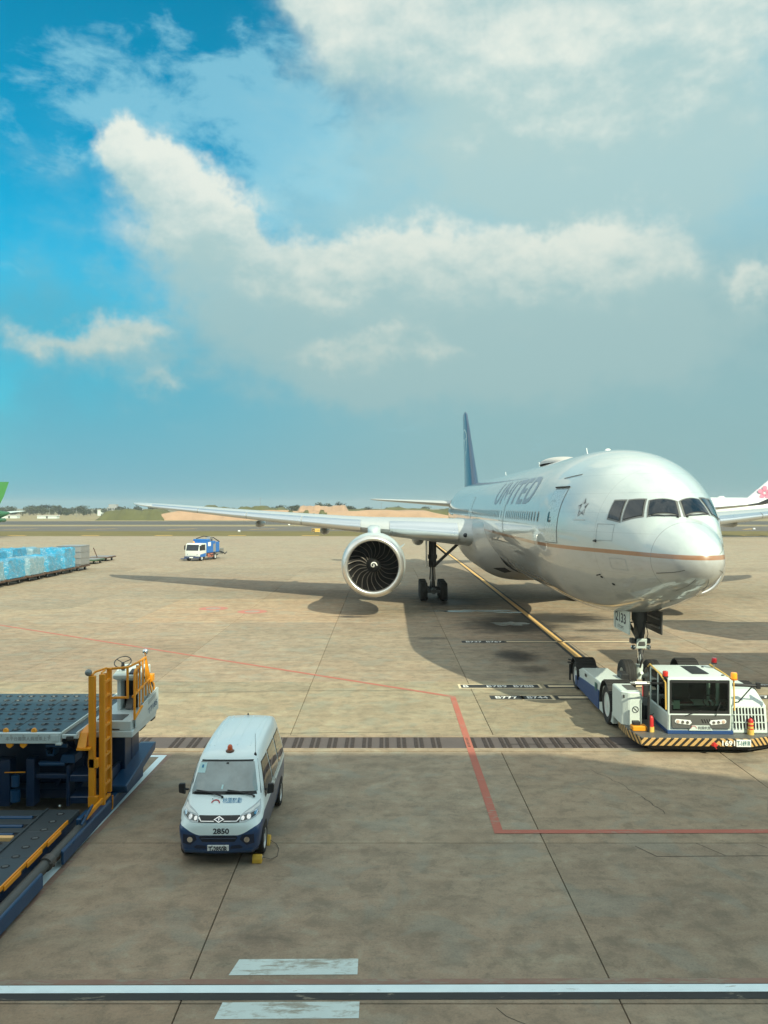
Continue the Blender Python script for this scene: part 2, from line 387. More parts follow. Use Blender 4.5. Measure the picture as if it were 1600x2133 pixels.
def text_geo(body, height, width=None, bold=0.0, align='CENTER', cuts=0, space=1.0):
    """triangulated flat letters in the xy plane: returns verts, faces. Origin at the middle (or left) of the baseline."""
    cu = bpy.data.curves.new('lettering', 'FONT'); cu.body = body; cu.size = 1.0; cu.offset = bold; cu.resolution_u = 3; cu.space_character = space
    ob = bpy.data.objects.new('lettering', cu); COL.objects.link(ob)
    dg = bpy.context.evaluated_depsgraph_get(); dg.update()
    me = bpy.data.meshes.new_from_object(ob.evaluated_get(dg))
    b = bmesh.new(); b.from_mesh(me)
    bmesh.ops.remove_doubles(b, verts=b.verts, dist=1e-5)
    xs = [v.co.x for v in b.verts] or [0, 1]; ys = [v.co.y for v in b.verts] or [0, 1]
    x0, x1, y0, y1 = min(xs), max(xs), min(ys), max(ys)
    sy = height / max(1e-6, y1 - y0); sx = (width / max(1e-6, x1 - x0)) if width else sy
    off = (x0 + x1) / 2 if align == 'CENTER' else x0
    for v in b.verts: v.co.x = (v.co.x - off) * sx; v.co.y = (v.co.y - y0) * sy
    for i in range(1, cuts + 1):
        bmesh.ops.bisect_plane(b, geom=b.verts[:] + b.edges[:] + b.faces[:], plane_co=(0, height * i / (cuts + 1), 0), plane_no=(0, 1, 0))
    bmesh.ops.triangulate(b, faces=b.faces)
    b.verts.index_update()
    out = [tuple(v.co) for v in b.verts], [tuple(v.index for v in f.verts) for f in b.faces]
    b.free(); bpy.data.meshes.remove(me); bpy.data.objects.remove(ob); bpy.data.curves.remove(cu)
    return out

def frame_text(name, body, height, origin, ex, ey, m, parent=None, width=None, bold=0.0, kind=None, lift=0.004):
    """flat lettering in the plane through origin spanned by ex (reading direction) and ey (up)"""
    V, F = text_geo(body, height, width, bold)
    ex = Vector(ex).normalized(); ey = Vector(ey).normalized(); n = ex.cross(ey)
    o = Vector(origin) + n * lift
    mb = MB(); mb.add([o + ex * x + ey * y for x, y, _ in V], F)
    return mb.build(name, m, parent, fix=False, kind=kind)

def bvh_of(ob):
    b = bmesh.new(); b.from_mesh(ob.data); t = BVHTree.FromBMesh(b); b.free(); return t
def decal(name, bvh, geo, m, parent, fwd=(0, 1, 0), to3=None, lift=0.006, edge=0.06, smooth=True, kind=None):
    """lays flat outlines or letters on a surface: each 2-D point goes to to3(p), then along fwd until it meets the surface"""
    V, F = geo
    b = bmesh.new(); bv = [b.verts.new((p[0], p[1], 0)) for p in V]
    for f in F:
        try: b.faces.new([bv[i] for i in f])
        except ValueError: pass
    bmesh.ops.triangulate(b, faces=b.faces)
    for _ in range(6):
        ed = [e for e in b.edges if e.calc_length() > edge]
        if not ed: break
        bmesh.ops.subdivide_edges(b, edges=ed, cuts=1)
        bmesh.ops.triangulate(b, faces=b.faces)
    fwd = Vector(fwd).normalized()
    for v in b.verts:
        o = Vector(to3(v.co))
        h = bvh.ray_cast(o, fwd)
        if h[0] is None:
            h = bvh.find_nearest(o + fwd * 1.0)
        nn = h[1]
        if nn.dot(fwd) > 0: nn = -nn
        v.co = h[0] + nn * lift
    me = bpy.data.meshes.new(name); b.to_mesh(me); b.free(); me.materials.append(m)
    if smooth: me.polygons.foreach_set('use_smooth', [True] * len(me.polygons))
    ob = bpy.data.objects.new(name, me); COL.objects.link(ob); ob.parent = parent
    if kind: ob['kind'] = kind
    return ob
def poly(pts): return (pts, [tuple(range(len(pts)))])

def pchip(xs, ys):
    n = len(xs); h = [xs[i + 1] - xs[i] for i in range(n - 1)]; d = [(ys[i + 1] - ys[i]) / h[i] for i in range(n - 1)]
    m = [0] * n; m[0] = d[0]; m[-1] = d[-1]
    for i in range(1, n - 1):
        if d[i - 1] * d[i] > 0:
            w1 = 2 * h[i] + h[i - 1]; w2 = h[i] + 2 * h[i - 1]; m[i] = (w1 + w2) / (w1 / d[i - 1] + w2 / d[i])
    def f(x):
        if x <= xs[0]: return ys[0]
        if x >= xs[-1]: return ys[-1]
        i = 0
        while x > xs[i + 1]: i += 1
        t = (x - xs[i]) / h[i]
        return ((1 + 2 * t) * (1 - t) ** 2 * ys[i] + t * (1 - t) ** 2 * h[i] * m[i] + t * t * (3 - 2 * t) * ys[i + 1] + t * t * (t - 1) * h[i] * m[i + 1])
    return f

def wheel(parent, c, r, w, rim_r=None, rimmat=None, name='wheel', n=28, hub=True):
    """tyre with a child rim, axle along x"""
    rr = rim_r or r * .58
    t = MB(); h = w / 2
    t.lathe([(rr, -h * .9), (r * .9, -h), (r * .985, -h * .8), (r, -h * .45), (r * .985, -h * .4), (r, -h * .35), (r, -.03 * w), (r * .985, 0), (r, .03 * w), (r, h * .35), (r * .985, h * .4), (r, h * .45), (r * .985, h * .8), (r * .9, h), (rr, h * .9)], c, 'x', n)
    ob = t.build(name, rubber, parent, smooth=35)
    k = MB()
    for sgn in (-1, 1):
        k.lathe([(rr, sgn * h * .88), (rr * .9, sgn * h * .86), (rr * .82, sgn * h * .5), (rr * .45, sgn * h * .45), (rr * .4, sgn * h * .75), (rr * .22, sgn * h * .85), (.002, sgn * h * .86)], c, 'x', 20)
    k.build('rim', rimmat or rim, ob, smooth=35)
    return ob

# ------------------------------------------------------------------ ground
def sheet(name, quads, z, m, kind='structure', parent=None):
    mb = MB()
    for q_ in quads: mb.add([(x, y, z) for x, y in q_], [tuple(range(len(q_)))])
    return mb.build(name, m, parent, kind=kind, fix=False)
def rect(x0, x1, y0, y1): return [(x0, y0), (x1, y0), (x1, y1), (x0, y1)]

asphalt = worn_mat('taxiway_asphalt', (.105, .088, .07), .5, (.15, .125, .095), 1.2)
asphalt2 = worn_mat('runway_asphalt', (.075, .066, .056), .4, (.11, .095, .075), 1.2)
grassm = mat('dry_grass', (.13, .10, .018), .9, var=.45, scale=.12, bump=.6, bscale=3)
tanm = mat('dry_ground', (.24, .19, .095), .95, var=.3, scale=.06, bump=.4, bscale=2)
farmat = mat('far_ground', (.145, .125, .055), .95, var=.4, scale=.02)
sheet('terrain', [rect(-2000, 2000, -380, 2600)], -.30, farmat)
# apron base under the slabs and plain concrete farther out
ROWS = [-2.0, 4.6, 11.0, 16.25, 22.3, 23.95, 29.35, 31.2, 35.3, 41.2, 47.2, 53.2, 59.2, 65.2, 71.2, 77.2, 83.2, 89.2]
PITCH = 5.95; X0 = 3.2
apron = sheet('apron', [rect(-110, 110, -30, 184)], -.06, joint)
outer = concrete_mat('outer_concrete', (1.03, 1.05, 1.06))
sheet('outer_apron', [rect(-330, 330, 89.2, 184), rect(-330, -X0 - PITCH * 10, -30, 89.2), rect(X0 + PITCH * 10, 330, -30, 89.2)], 0.0, outer)
slab_mesh = {}
jt = .009
slab_src = {}
for ri in range(len(ROWS) - 1):
    y0, y1 = ROWS[ri], ROWS[ri + 1]
    if abs(y0 - 22.3) < .01: continue
    dist = max(y1, 6)
    for k in range(-12, 12):
        x0 = X0 + k * PITCH; x1 = x0 + PITCH
        # a band wider than the frame, at every depth
        if x0 > .56 * dist + 14 or x1 < -.56 * dist - 10: continue
        key = round(y1 - y0, 3)
        if key not in slab_src:
            me = MB().box(jt, PITCH - jt, jt, key - jt, -.055, 0).build('concrete_slab', concrete, apron, bevel=.007)
            slab_src[key] = me; ob = me
        else:
            ob = inst(slab_src[key], apron)
        ob.location = (x0, y0, 0)
        v = 1 + rnd.uniform(-.10, .07)
        w = rnd.uniform(-.025, .025)
        ob.color = (v + w, v, v - w, 1)
        if 47 < y0 < 59 and -15 < x0 < -3: ob.color = (1.22, 1.13, 1.05, 1)
        if 23 < y0 < 31: ob.color = (ob.color[0] * 1.0, ob.color[1] * 1.06, ob.color[2] * 1.03, 1)
# left and right of the slab field
sheet('side_apron', [rect(-330, X0 - 12 * PITCH, -30, 89.2), rect(X0 + 12 * PITCH, 330, -30, 89.2)], -.03, outer)
sheet('near_apron', [rect(-80, 80, -30, 89.0)], -.045, concrete)

# trench drain with its grates
dr = mat('drain_channel', (.095, .075, .07), .7, var=.2, scale=1.5, dirt=.3)
drs = mat('drain_grate_iron', (.040, .028, .025), .7, var=.3, dirt=.2)
drain = MB().box(-60, 60, 22.34, 22.62, -.05, .004).box(-60, 60, 23.72, 23.92, -.05, .004).build('trench_drain', concrete, kind='structure')
MB().box(-60, 60, 22.62, 23.72, -.05, -.008).build('drain_channel', dr, drain)
gsrc = None
for k in range(-24, 36):
    x = k * .49
    if gsrc is None:
        mb = MB()
        for dx_ in (-.12, .04):
            mb.box(dx_, dx_ + .10, 22.68, 23.66, -.008, .006)
            for j in range(7): mb.box(dx_ + .012, dx_ + .088, 22.73 + j * .135, 22.78 + j * .135, .006, .012)
        gsrc = mb.build('drain_grate', drs, drain); gsrc.location.x = x
    elif rnd.random() > .06: inst(gsrc, drain, (x, 0, 0))

# ------------------------------------------------------------------ markings
Z1, Z2, Z3 = .004, .008, .012
def strip(pts, w):
    """quads along a polyline with mitred corners"""
    P = [Vector((x, y)) for x, y in pts]; L = []
    for i, p in enumerate(P):
        a = (p - P[i - 1]).normalized() if i else (P[1] - p).normalized()
        b = (P[i + 1] - p).normalized() if i < len(P) - 1 else a
        t = (a + b).normalized(); n = Vector((-t.y, t.x)); s_ = w / 2 / max(.35, n.dot(Vector((-a.y, a.x))))
        L.append((p + n * s_, p - n * s_))
    return [[tuple(L[i][0]), tuple(L[i][1]), tuple(L[i + 1][1]), tuple(L[i + 1][0])] for i in range(len(L) - 1)]
RED = [(-60, 69.5), (-21.7, 46.1), (2.42, 28.75), (2.36, 16.80), (30, 16.92)]
sheet('red_line', strip(RED[:3], .19), Z1, pr)
sheet('red_line', strip(RED[2:], .19), Z2, pr)
CL = [(8.53, 26.0), (8.84, 50), (9.08, 90), (9.3, 180)]
sheet('centre_line_border', strip(CL, .62), Z1, pbk)
sheet('centre_line', strip(CL, .30), Z2, pyl)
# clearance line along the terminal road
sheet('road_line_border', [[(-40, 11.08), (40, 11.40), (40, 11.24), (-40, 10.92)], [(-40, 11.27), (40, 11.60), (40, 11.59), (-40, 11.26)]], Z1, pbk)
sheet('road_line', [[(-40, 11.26), (40, 11.58), (40, 11.40), (-40, 11.08)]], Z2, pw)
sheet('faded_red_line', [[(-40, 11.40), (40, 11.74), (40, 11.61), (-40, 11.28)]], Z1, pr2)
for a in ((-2.22, -.38, 11.66, 12.07, .10), (-2.22, -.33, 10.66, 11.02, .06)):
    sheet('white_dash', [[(a[0], a[2]), (a[1], a[2] + .02), (a[1], a[3] + .02), (a[0] - .02 + a[4], a[3])]], Z1, pw2)
# equipment box beside the loader
sheet('box_border', strip([(-12.5, 21.98), (-5.80, 21.98), (-6.08, 10.0)], .16), Z1, pr2)
sheet('box_line', strip([(-12.5, 21.88), (-5.93, 21.88), (-6.2, 10.0)], .17), Z2, pw)
# aircraft stop bars
def stopbar(y, xa, xb, h, words, bars, outline=()):
    sheet('stop_bar_panel', [rect(xa, xb, y - h / 2, y + h / 2)], Z1, pbk)
    for x, wd, tx, m_ in words:
        V, F = text_geo(tx, h * .62, wd, .02)
        mb = MB(); mb.add([(x + p[0], y - h * .31 + p[1], Z2) for p in V], F)
        mb.build('stop_bar_lettering', m_, kind='structure', fix=False)
    for x0, x1, hh, m_ in bars:
        sheet('stop_bar', [rect(x0, x1, y - hh / 2, y + hh / 2)], Z3, m_)
    for x0, x1 in outline:
        hh = h / 2
        sheet('stop_bar_outline', [rect(x0, x1, y + hh, y + hh + .09), rect(x0, x1, y - hh - .09, y - hh), rect(x0 - .09, x0, y - hh - .09, y + hh + .09), rect(x1, x1 + .09, y - hh - .09, y + hh + .09)], Z1, pcr)
stopbar(40.4, 3.85, 6.0, .62, [(4.45, .78, 'B737', printw), (5.45, .78, 'B767', printw)], [])
sheet('stop_bar_panel', [rect(6.02, 12.2, 40.15, 40.65)], Z1, pbk)
sheet('stop_bar', [rect(6.06, 12.16, 40.27, 40.53)], Z2, pcr)
stopbar(30.4, 2.86, 5.76, .56, [(3.05, .2, 'B', printw), (4.2, .75, 'B789', printw), (5.2, .75, 'B788', printw)], [], [(2.86, 5.76)])
stopbar(28.62, 3.72, 5.86, .56, [(4.3, .78, 'B777', printw), (5.38, .72, 'B744', printw)], [], [(4.9, 5.86)])
for y in (30.4, 28.62):
    sheet('stop_bar_panel', [rect(5.99, 11.6, y - .3, y + .3)], Z1, pbk)
    sheet('stop_bar', [rect(6.12, 11.5, y - .15, y + .15)], Z2, pcr)
stopbar(30.55, 12.9, 15.2, .56, [(14.1, 1.5, 'B789 B788', printw)], [])
stopbar(28.7, 12.2, 13.75, .56, [(13.0, 1.1, 'B777', printw)], [])
# repaired slab edge in the right foreground
tyrem = worn_mat('tyre_mark', (.13, .115, .095), .95, (.30, .245, .175), 5.0)
def tmark(cx, cy, r_, a0, a1, w=.22):
    n = 26; sheet('tyre_mark', strip([(cx + r_ * math.cos(R(a0 + (a1 - a0) * i / n)), cy + r_ * math.sin(R(a0 + (a1 - a0) * i / n))) for i in range(n + 1)], w), .002, tyrem)
for k in (0, 1.7):
    tmark(22, 12, 13.0 + k, 118, 172)
def jline(pts, w=.014): sheet('patch_joint', strip(pts, w), Z1, joint)
jline([(4.95, 16.1), (5.22, 15.62), (9.5, 15.68)]); jline([(6.2, 16.25), (6.55, 15.66)], .014); jline([(7.4, 16.2), (7.55, 15.95), (7.5, 15.66)], .012); jline([(8.2, 16.25), (8.5, 15.66)], .014)
r_ = random.Random(77)
def crack(x, y, dx_, dy_, n, w=.010):
    pts = [(x, y)]
    for _ in range(n): x += dx_ * r_.uniform(.5, 1.5) + r_.uniform(-.05, .05); y += dy_ * r_.uniform(.5, 1.5) + r_.uniform(-.05, .05); pts.append((x, y))
    sheet('crack', strip(pts, w), Z1, joint)
crack(5.25, 20.8, .05, -.16, 14, .009); crack(5.95, 18.9, .03, -.10, 8, .014); crack(1.5, 10.9, .12, -.10, 7); crack(-7.5, 29.3, .5, .02, 16, .02); crack(-1.2, 33.2, .35, .01, 18, .015); crack(3.4, 23.0, .6, -.012, 14, .03); crack(-3.4, 24.1, .5, .008, 8, .025); crack(-14, 31.2, .5, .01, 12, .02)
# hydrant pit rings
ringw = worn_mat('faded_red_ring', (.46, .17, .13), .4)
for x, y in ((-11.2, 53.6), (-8.4, 52.0)):
    mb = MB(); n = 24
    mb.add([(x + r_ * 1.0 * math.cos(2 * math.pi * i / n), y + r_ * math.sin(2 * math.pi * i / n), Z1) for r_ in (.95, .5) for i in range(n)],
           [(i, (i + 1) % n, n + (i + 1) % n, n + i) for i in range(n)])
    h = mb.build('hydrant_ring', ringw, kind='structure', fix=False)
    MB().lathe([(.5, .0), (.5, .012), (.42, .02), (.001, .02)], (x, y, 0), 'z', 20).build('hydrant_cover', mat('hydrant_lid', (.32, .25, .2), .7, var=.3), h, smooth=30)
# puddles on the stand
water = mat('puddle_water', (.06, .052, .042), .22, var=.1, spec=.6)
def puddle(cx, cy, rx, ry, seed):
    r_ = random.Random(seed); n = 40; ph = [r_.uniform(0, 6.28) for _ in range(4)]
    pts = []
    for i in range(n):
        a = 2 * math.pi * i / n; k = 1 + .28 * math.sin(2 * a + ph[0]) + .2 * math.sin(5 * a + ph[1]) + .12 * math.sin(9 * a + ph[2])
        pts.append((cx + rx * k * math.cos(a), cy + ry * k * math.sin(a), .006))
    MB().add(pts, [tuple(range(n))]).build('puddle', water, kind='structure', fix=False)
puddle(5.6, 52.3, 1.9, .62, 1); puddle(7.2, 46.6, .8, .9, 4); puddle(7.9, 51.6, .7, .4, 3)

# ------------------------------------------------------------------ airfield beyond the apron
sheet('grass_strip', [rect(-330, 330, 184, 222)], -.02, grassm)
sheet('taxiway', [rect(-700, 700, 222, 276)], -.02, asphalt)
sheet('grass_median', [rect(-700, 700, 276, 300)], -.02, tanm)
sheet('runway', [rect(-900, 900, 300, 372)], -.02, asphalt2)
sheet('dry_field', [rect(-1500, 1500, 372, 760)], -.10, tanm)
ylw = worn_mat('taxiway_yellow', (.70, .42, .10), .1)
for i in range(-8, 9):
    x = -88 + 24 * i
    sheet('taxiway_dash', [[(x, 238), (x + 6.5, 246), (x + 8.2, 246), (x + 1.7, 238)]], .0, ylw)
for i in range(-10, 10):
    sheet('taxiway_dash', [rect(-70 + 17 * i, -66 + 17 * i, 188, 190)], .0, ylw)

# ------------------------------------------------------------------ terminal and jet bridges (they stand outside the frame and cast the shade)
termm = mat('terminal_panel', (.66, .68, .67), .5, var=.08)
termg = mat('terminal_glass', (.50, .62, .66), .08, metal=.85, var=.1)  # finish made mirror-like to bounce fill light onto the shaded apron
tb = thing('terminal_building', 'grey panelled terminal building behind the camera with glazed front', 'building', (0, -1.5, 0))
mb = MB()
mb.prism([(-90, 0), (90, 0), (90, 16.6), (27, 16.6), (18.5, 21.1), (-90, 21.1)], 'y', -25, 0)
mb.build('wall', termm, tb)
gm = None
for k in range(-13, 14):
    for z in (.6, 5.0, 9.4, 13.2):
        if gm is None:
            gm = MB().box(-2.7, 2.7, .0, .05, 0, 3.3).build('window_pane', termg, tb); gm.location = (k * 6, .01, z)
        else: inst(gm, tb, (k * 6, .01, z))
bridgem = mat('bridge_panel', (.50, .50, .48), .5, var=.06)
def jet_bridge(label, x0, y0, y1, z0, z1, x1):
    t = thing('jet_bridge', label, 'jet bridge', (x0, y0, 0), 0, 'boarding bridges parked beside the airliner')
    w = y1 - y0
    MB().box(0, 3.2, -.3, w + .3, z0 - .2, z1 + .3).build('cab', bridgem, t, bevel=.1)
    MB().box(3.2, x1 - x0, .3, w - .3, z0, z1).build('tunnel', bridgem, t)
    for k in (0, 1):
        MB().box(7, 7.5, .4 + k * (w - 1.3), .9 + k * (w - 1.3), .4, z0).build('support_leg', steel, t)
        wheel(t, (7.25, .65 + k * (w - 1.3), .5), .5, .4)
    return t
jet_bridge('boarding bridge parked nearest the nose of the white airliner', 14.9, 26.2, 29.6, 4.2, 7.2, 55)
jet_bridge('boarding bridge parked at the second door of the white airliner', 20.6, 36.6, 39.8, 4.2, 7.0, 60)

# ------------------------------------------------------------------ the airliner
OX, OY, AX = 8.80, 22.3, 0.006
air = thing('airliner', 'large white airliner with grey belly and gold stripe, nose held by the tow tractor', 'airliner', (OX, OY, 0), -AX)
S_ = [0, .04, .15, .4, .8, 1.36, 1.6, 1.7, 1.76, 2.1, 2.6, 3.2, 4, 5, 6, 7.5, 9, 10.5, 50, 56, 62, 68, 73]
ZT_ = [5.15, 5.33, 5.52, 5.78, 6.02, 6.25, 6.345, 6.40, 6.475, 6.88, 7.25, 7.60, 7.96, 8.30, 8.55, 8.77, 8.87, 8.9, 8.9, 8.88, 8.8, 8.6, 8.25]
ZB_ = [5.15, 4.97, 4.78, 4.55, 4.35, 4.18, 4.10, 4.067, 4.05, 3.93, 3.79, 3.62, 3.42, 3.2, 3.0, 2.82, 2.72, 2.7, 2.7, 3.1, 4.4, 6.0, 7.5]
HW_ = [0.0, .2, .4, .66, .86, 1.08, 1.165, 1.2, 1.22, 1.36, 1.54, 1.76, 2.06, 2.40, 2.66, 2.93, 3.06, 3.1, 3.1, 2.95, 2.3, 1.35, .4]
ZM_ = [5.15, 5.15, 5.15, 5.15, 5.17, 5.2, 5.222, 5.235, 5.24, 5.3, 5.38, 5.48, 5.58, 5.68, 5.74, 5.78, 5.8, 5.8, 5.8, 5.95, 6.5, 7.25, 7.9]
fzt, fzb, fhw, fzm = [pchip(S_, a) for a in (ZT_, ZB_, HW_, ZM_)]
def hull_side(s, z, side=-1, lift=0.0):
    m = fzm(s); q_ = (z - m) / (fzt(s) - m) if z > m else (m - z) / (m - fzb(s))
    return Vector((side * (fhw(s) * math.sqrt(max(0, 1 - q_ * q_)) + lift), s, z))
def hull_snap(l, s, z, lift=0.0):
    m = fzm(s); hv = (fzt(s) - m) if z > m else (m - fzb(s)); k = 1 / max(1e-6, math.hypot(l / fhw(s), (z - m) / hv))
    p = Vector((l * k, s, m + (z - m) * k))
    n = Vector((p.x / fhw(s) ** 2, 0, (p.z - m) / hv ** 2)).normalized()
    e = .02
    ds = (fhw(s + e) - fhw(s - e)) / (2 * e) * abs(n.x) + ((fzt(s + e) - fzt(s - e)) if z > m else (fzb(s - e) - fzb(s + e))) / (2 * e) * abs(n.z)
    n = Vector((n.x, -ds, n.z)).normalized()
    return p + n * lift

def livery():
    m = bpy.data.materials.new('airliner_livery'); m.use_nodes = True
    t = m.node_tree; t.nodes.clear(); q = NT(t)
    p = q.n('ShaderNodeBsdfPrincipled'); o = q.n('ShaderNodeOutputMaterial'); t.links.new(p.outputs[0], o.inputs[0])
    c = q.n('ShaderNodeTexCoord').outputs['Object']; x, y, z = q.sep(c)
    n1 = q.noise(c, .5, 5, .6); n2 = q.noise(q.v('MULTIPLY', c, (1, .25, 1)), 3.5, 6, .7)
    wht = q.mix(n1, (.49, .55, .545), (.53, .585, .575))
    wht = q.mix(q.m('MULTIPLY', q.ss(n2, .55, .8), .10), wht, (.40, .41, .38))
    gry = q.mix(n1, (.43, .43, .42), (.48, .475, .46))
    gry = q.mix(q.m('MULTIPLY', q.ss(n2, .45, .8), .35), gry, (.27, .25, .22))
    zz = q.m('ADD', z, q.m('MULTIPLY', y, -.002))
    col = q.mix(q.m('GREATER_THAN', zz, 5.36), gry, wht)
    st = q.m('MULTIPLY', q.m('GREATER_THAN', zz, 5.225), q.m('LESS_THAN', zz, 5.35))
    col = q.mix(st, col, (.34, .165, .08))
    # skin joints: rings every few metres and lap seams along the hull
    ring = q.m('LESS_THAN', q.m('PINGPONG', q.m('ADD', y, -1.36), 1.32), .007)
    rad = q.m('LESS_THAN', q.m('ABSOLUTE', q.m('SUBTRACT', y, 1.36)), .010)
    lap = q.m('LESS_THAN', q.m('ABSOLUTE', q.m('SUBTRACT', q.m('PINGPONG', z, .62), .31)), .0035)
    aft = q.m('GREATER_THAN', y, 1.5)
    seam = q.m('MULTIPLY', q.m('MULTIPLY', q.m('MAXIMUM', ring, lap), aft), .42)
    col = q.mix(q.m('MAXIMUM', seam, q.m('MULTIPLY', rad, .75)), col, (.16, .16, .16))
    q.put(p.inputs['Base Color'], col)
    q.put(p.inputs['Roughness'], q.m('ADD', .26, q.m('MULTIPLY', n2, .14)))
    p.inputs['Coat Weight'].default_value = 1.0; p.inputs['Coat Roughness'].default_value = .015; p.inputs['Coat IOR'].default_value = 1.55
    b = q.n('ShaderNodeBump'); b.inputs['Strength'].default_value = .004; b.inputs['Distance'].default_value = .05
    q.put(b.inputs['Height'], q.noise(q.v('MULTIPLY', c, (1, .5, 1)), 1.4, 3)); q.put(p.inputs['Coat Normal'], b.outputs[0])
    return m
liv = livery()
st_s = [0.004, .015, .035, .07, .12, .2, .3, .42, .56, .72, .9, 1.1, 1.36, 1.5, 1.6, 1.65, 1.7, 1.73, 1.76, 1.85, 1.95, 2.05, 2.15, 2.4, 2.7, 3.0, 3.3, 3.7, 4.1, 4.6, 5.1, 5.6, 6.2, 6.8, 7.5, 8.2, 9, 10, 11, 13, 16, 20, 25, 30, 35, 40, 45, 48, 50, 52, 54, 56, 58, 60, 62, 64, 66, 68, 70, 72, 73]
NSEG = 72
rings = []
for s in st_s:
    m_, t_, b_, w_ = fzm(s), fzt(s), fzb(s), fhw(s)
    rings.append([Vector((w_ * math.cos(a), s, m_ + ((t_ - m_) if math.sin(a) > 0 else (m_ - b_)) * math.sin(a))) for a in [2 * math.pi * i / NSEG for i in range(NSEG)]])
fus = MB().rings(rings).build('fuselage', liv, air, smooth=60)

# wing to body fairing
def fairing():
    prof = [(23.5, .0), (25.2, .30), (27, .68), (29.5, .97), (31, 1.0), (38, 1.0), (42, .9), (45.5, .5), (47.5, .0)]
    fk = pchip([a for a, _ in prof], [b for _, b in prof]); rings = []
    for i in range(25):
        s = 23.5 + 24.0 * i / 24; k = fk(s); ring = []
        for j in range(33):
            a = math.pi * (1.0 + j / 32)
            w_ = 2.72 + .85 * k; h = 2.50 + .83 * k
            ca, sa = math.cos(a), math.sin(a)
            ring.append(Vector((w_ * math.copysign(abs(ca) ** .7, ca), s, 5.35 + h * math.copysign(abs(sa) ** .8, sa))))
        ring = [Vector((-2.7, s, 6.0)), Vector((-2.95 - .35 * k, s, 5.75))] + ring + [Vector((2.95 + .35 * k, s, 5.75)), Vector((2.7, s, 6.0))]
        rings.append(ring)
    return MB().rings(rings, False, False, 0, True).build('belly_fairing', mat('belly_fairing_grey', (.40, .395, .38), .33, var=.06, coat=.4, dirt=.3), air, smooth=60)
bf = fairing()
bvf = bvh_of(bf)
decal('ram_air_inlet', bvf, poly([(-2.45, 3.02), (-1.85, 2.80), (-1.65, 2.98), (-2.05, 3.22)]), dark, bf, (0, 1, 0), lambda p: (p[0], 18, p[1]), .01, .2)

# wings
def airfoil(n=16):
    up, lo = [], []
    for i in range(n + 1):
        x = (1 - math.cos(math.pi * i / n)) / 2
        t = 5 * (.2969 * math.sqrt(x) - .126 * x - .3516 * x * x + .2843 * x ** 3 - .1036 * x ** 4)
        up.append((x, t * 1.04)); lo.append((x, -t * .96))
    return up, lo
UP, LO = airfoil()
FOIL = UP[::-1] + LO[1:-1]
WST = [(2.4, 27.5, 15.0, 4.72, .125), (3.4, 28.2, 14.4, 4.76, .125), (6.5, 30.3, 12.6, 4.98, .122), (10.0, 32.6, 10.4, 5.22, .112), (15, 36.1, 8.4, 5.62, .105), (20, 39.6, 6.5, 6.03, .10), (25, 43.1, 4.9, 6.45, .095), (28.3, 45.4, 3.8, 6.72, .09), (29.8, 46.8, 2.7, 6.85, .085), (30.8, 48.3, 1.6, 6.95, .08), (31.3, 49.6, .6, 7.0, .08)]
wfn = [pchip([w[0] for w in WST], [w[i] for w in WST]) for i in range(1, 5)]
wingm = mat('wing_grey', (.44, .46, .46), .36, var=.06, coat=.25, dirt=.25)
def wing_pt(l, u, v):
    le, ch, z, t = [f(l) for f in wfn]
    inc = math.radians(2.2 - 4.5 * l / 31)
    y = u * ch; zz = (v * t + .016 * math.sin(math.pi * u)) * ch
    return le + y, z + zz - math.sin(inc) * (y - .3 * ch)
for side, nm in ((-1, 'wing'), (1, 'wing')):
    ls = [2.4, 3.4, 4.5, 6, 8, 10, 12, 14, 16, 18, 20, 22, 24, 26, 28, 29, 29.8, 30.4, 30.9, 31.3]
    wg = MB().rings([[Vector((side * l, *wing_pt(l, u, v))) for u, v in FOIL] for l in ls]).build('wing', wingm, air, smooth=50)
    # slats, bare metal, proud of the leading edge
    for a, b in ((4.3, 8.6), (10.6, 14.9), (15.0, 19.4), (19.5, 23.8), (23.9, 28.4)):
        nose = [p for p in UP if p[0] <= .12][::-1] + [p for p in LO[1:] if p[0] <= .05]
        rr = []
        for k in range(5):
            l = a + (b - a) * k / 4; ch = wfn[1](l)
            rr.append([Vector((side * l, *(lambda q_: (q_[0] - .05, q_[1] + (.03 if v >= 0 else -.03)))(wing_pt(l, u, v)))) for u, v in nose])
        MB().rings(rr, False, False, 0, True).build('slat', alu, wg, smooth=60, fix=True)
    # flap track fairings
    for l, ln, r_ in ((6.4, 5.6, .48), (13.8, 4.6, .36), (19.3, 3.9, .30)):
        le, ch, z, t = [f(l) for f in wfn]
        te = le + ch
        zc = wing_pt(l, .75, -.05)[1] - .28
        prof = [(.001, -.62 * ln), (r_ * .55, -.58 * ln), (r_ * .85, -.48 * ln), (r_, -.3 * ln), (r_, -.05 * ln), (r_ * .8, .15 * ln), (r_ * .4, .32 * ln), (.001, .4 * ln)]
        mb = MB(); mb.lathe(prof, (side * l, te, zc - .48), 'y', 18)
        mb.build('flap_fairing', wingm, wg, smooth=60)
    # landing light in the root
    p = wing_pt(3.9, 0, 0)
    mb = MB(); mb.lathe([(.001, -.05), (.1, -.04), (.14, .02)], (side * 3.9, p[0] - .02, p[1]), 'y', 14)
    mb.build('landing_light', glass, wg, smooth=60)
    tp = wing_pt(30.9, .1, 0)
    MB().ball((side * 30.95, tp[0] + .1, tp[1]), .05, 8).build('wingtip_light', redl if side > 0 else mat('green_lens', (.02, .35, .12), .3), wg, smooth=60)

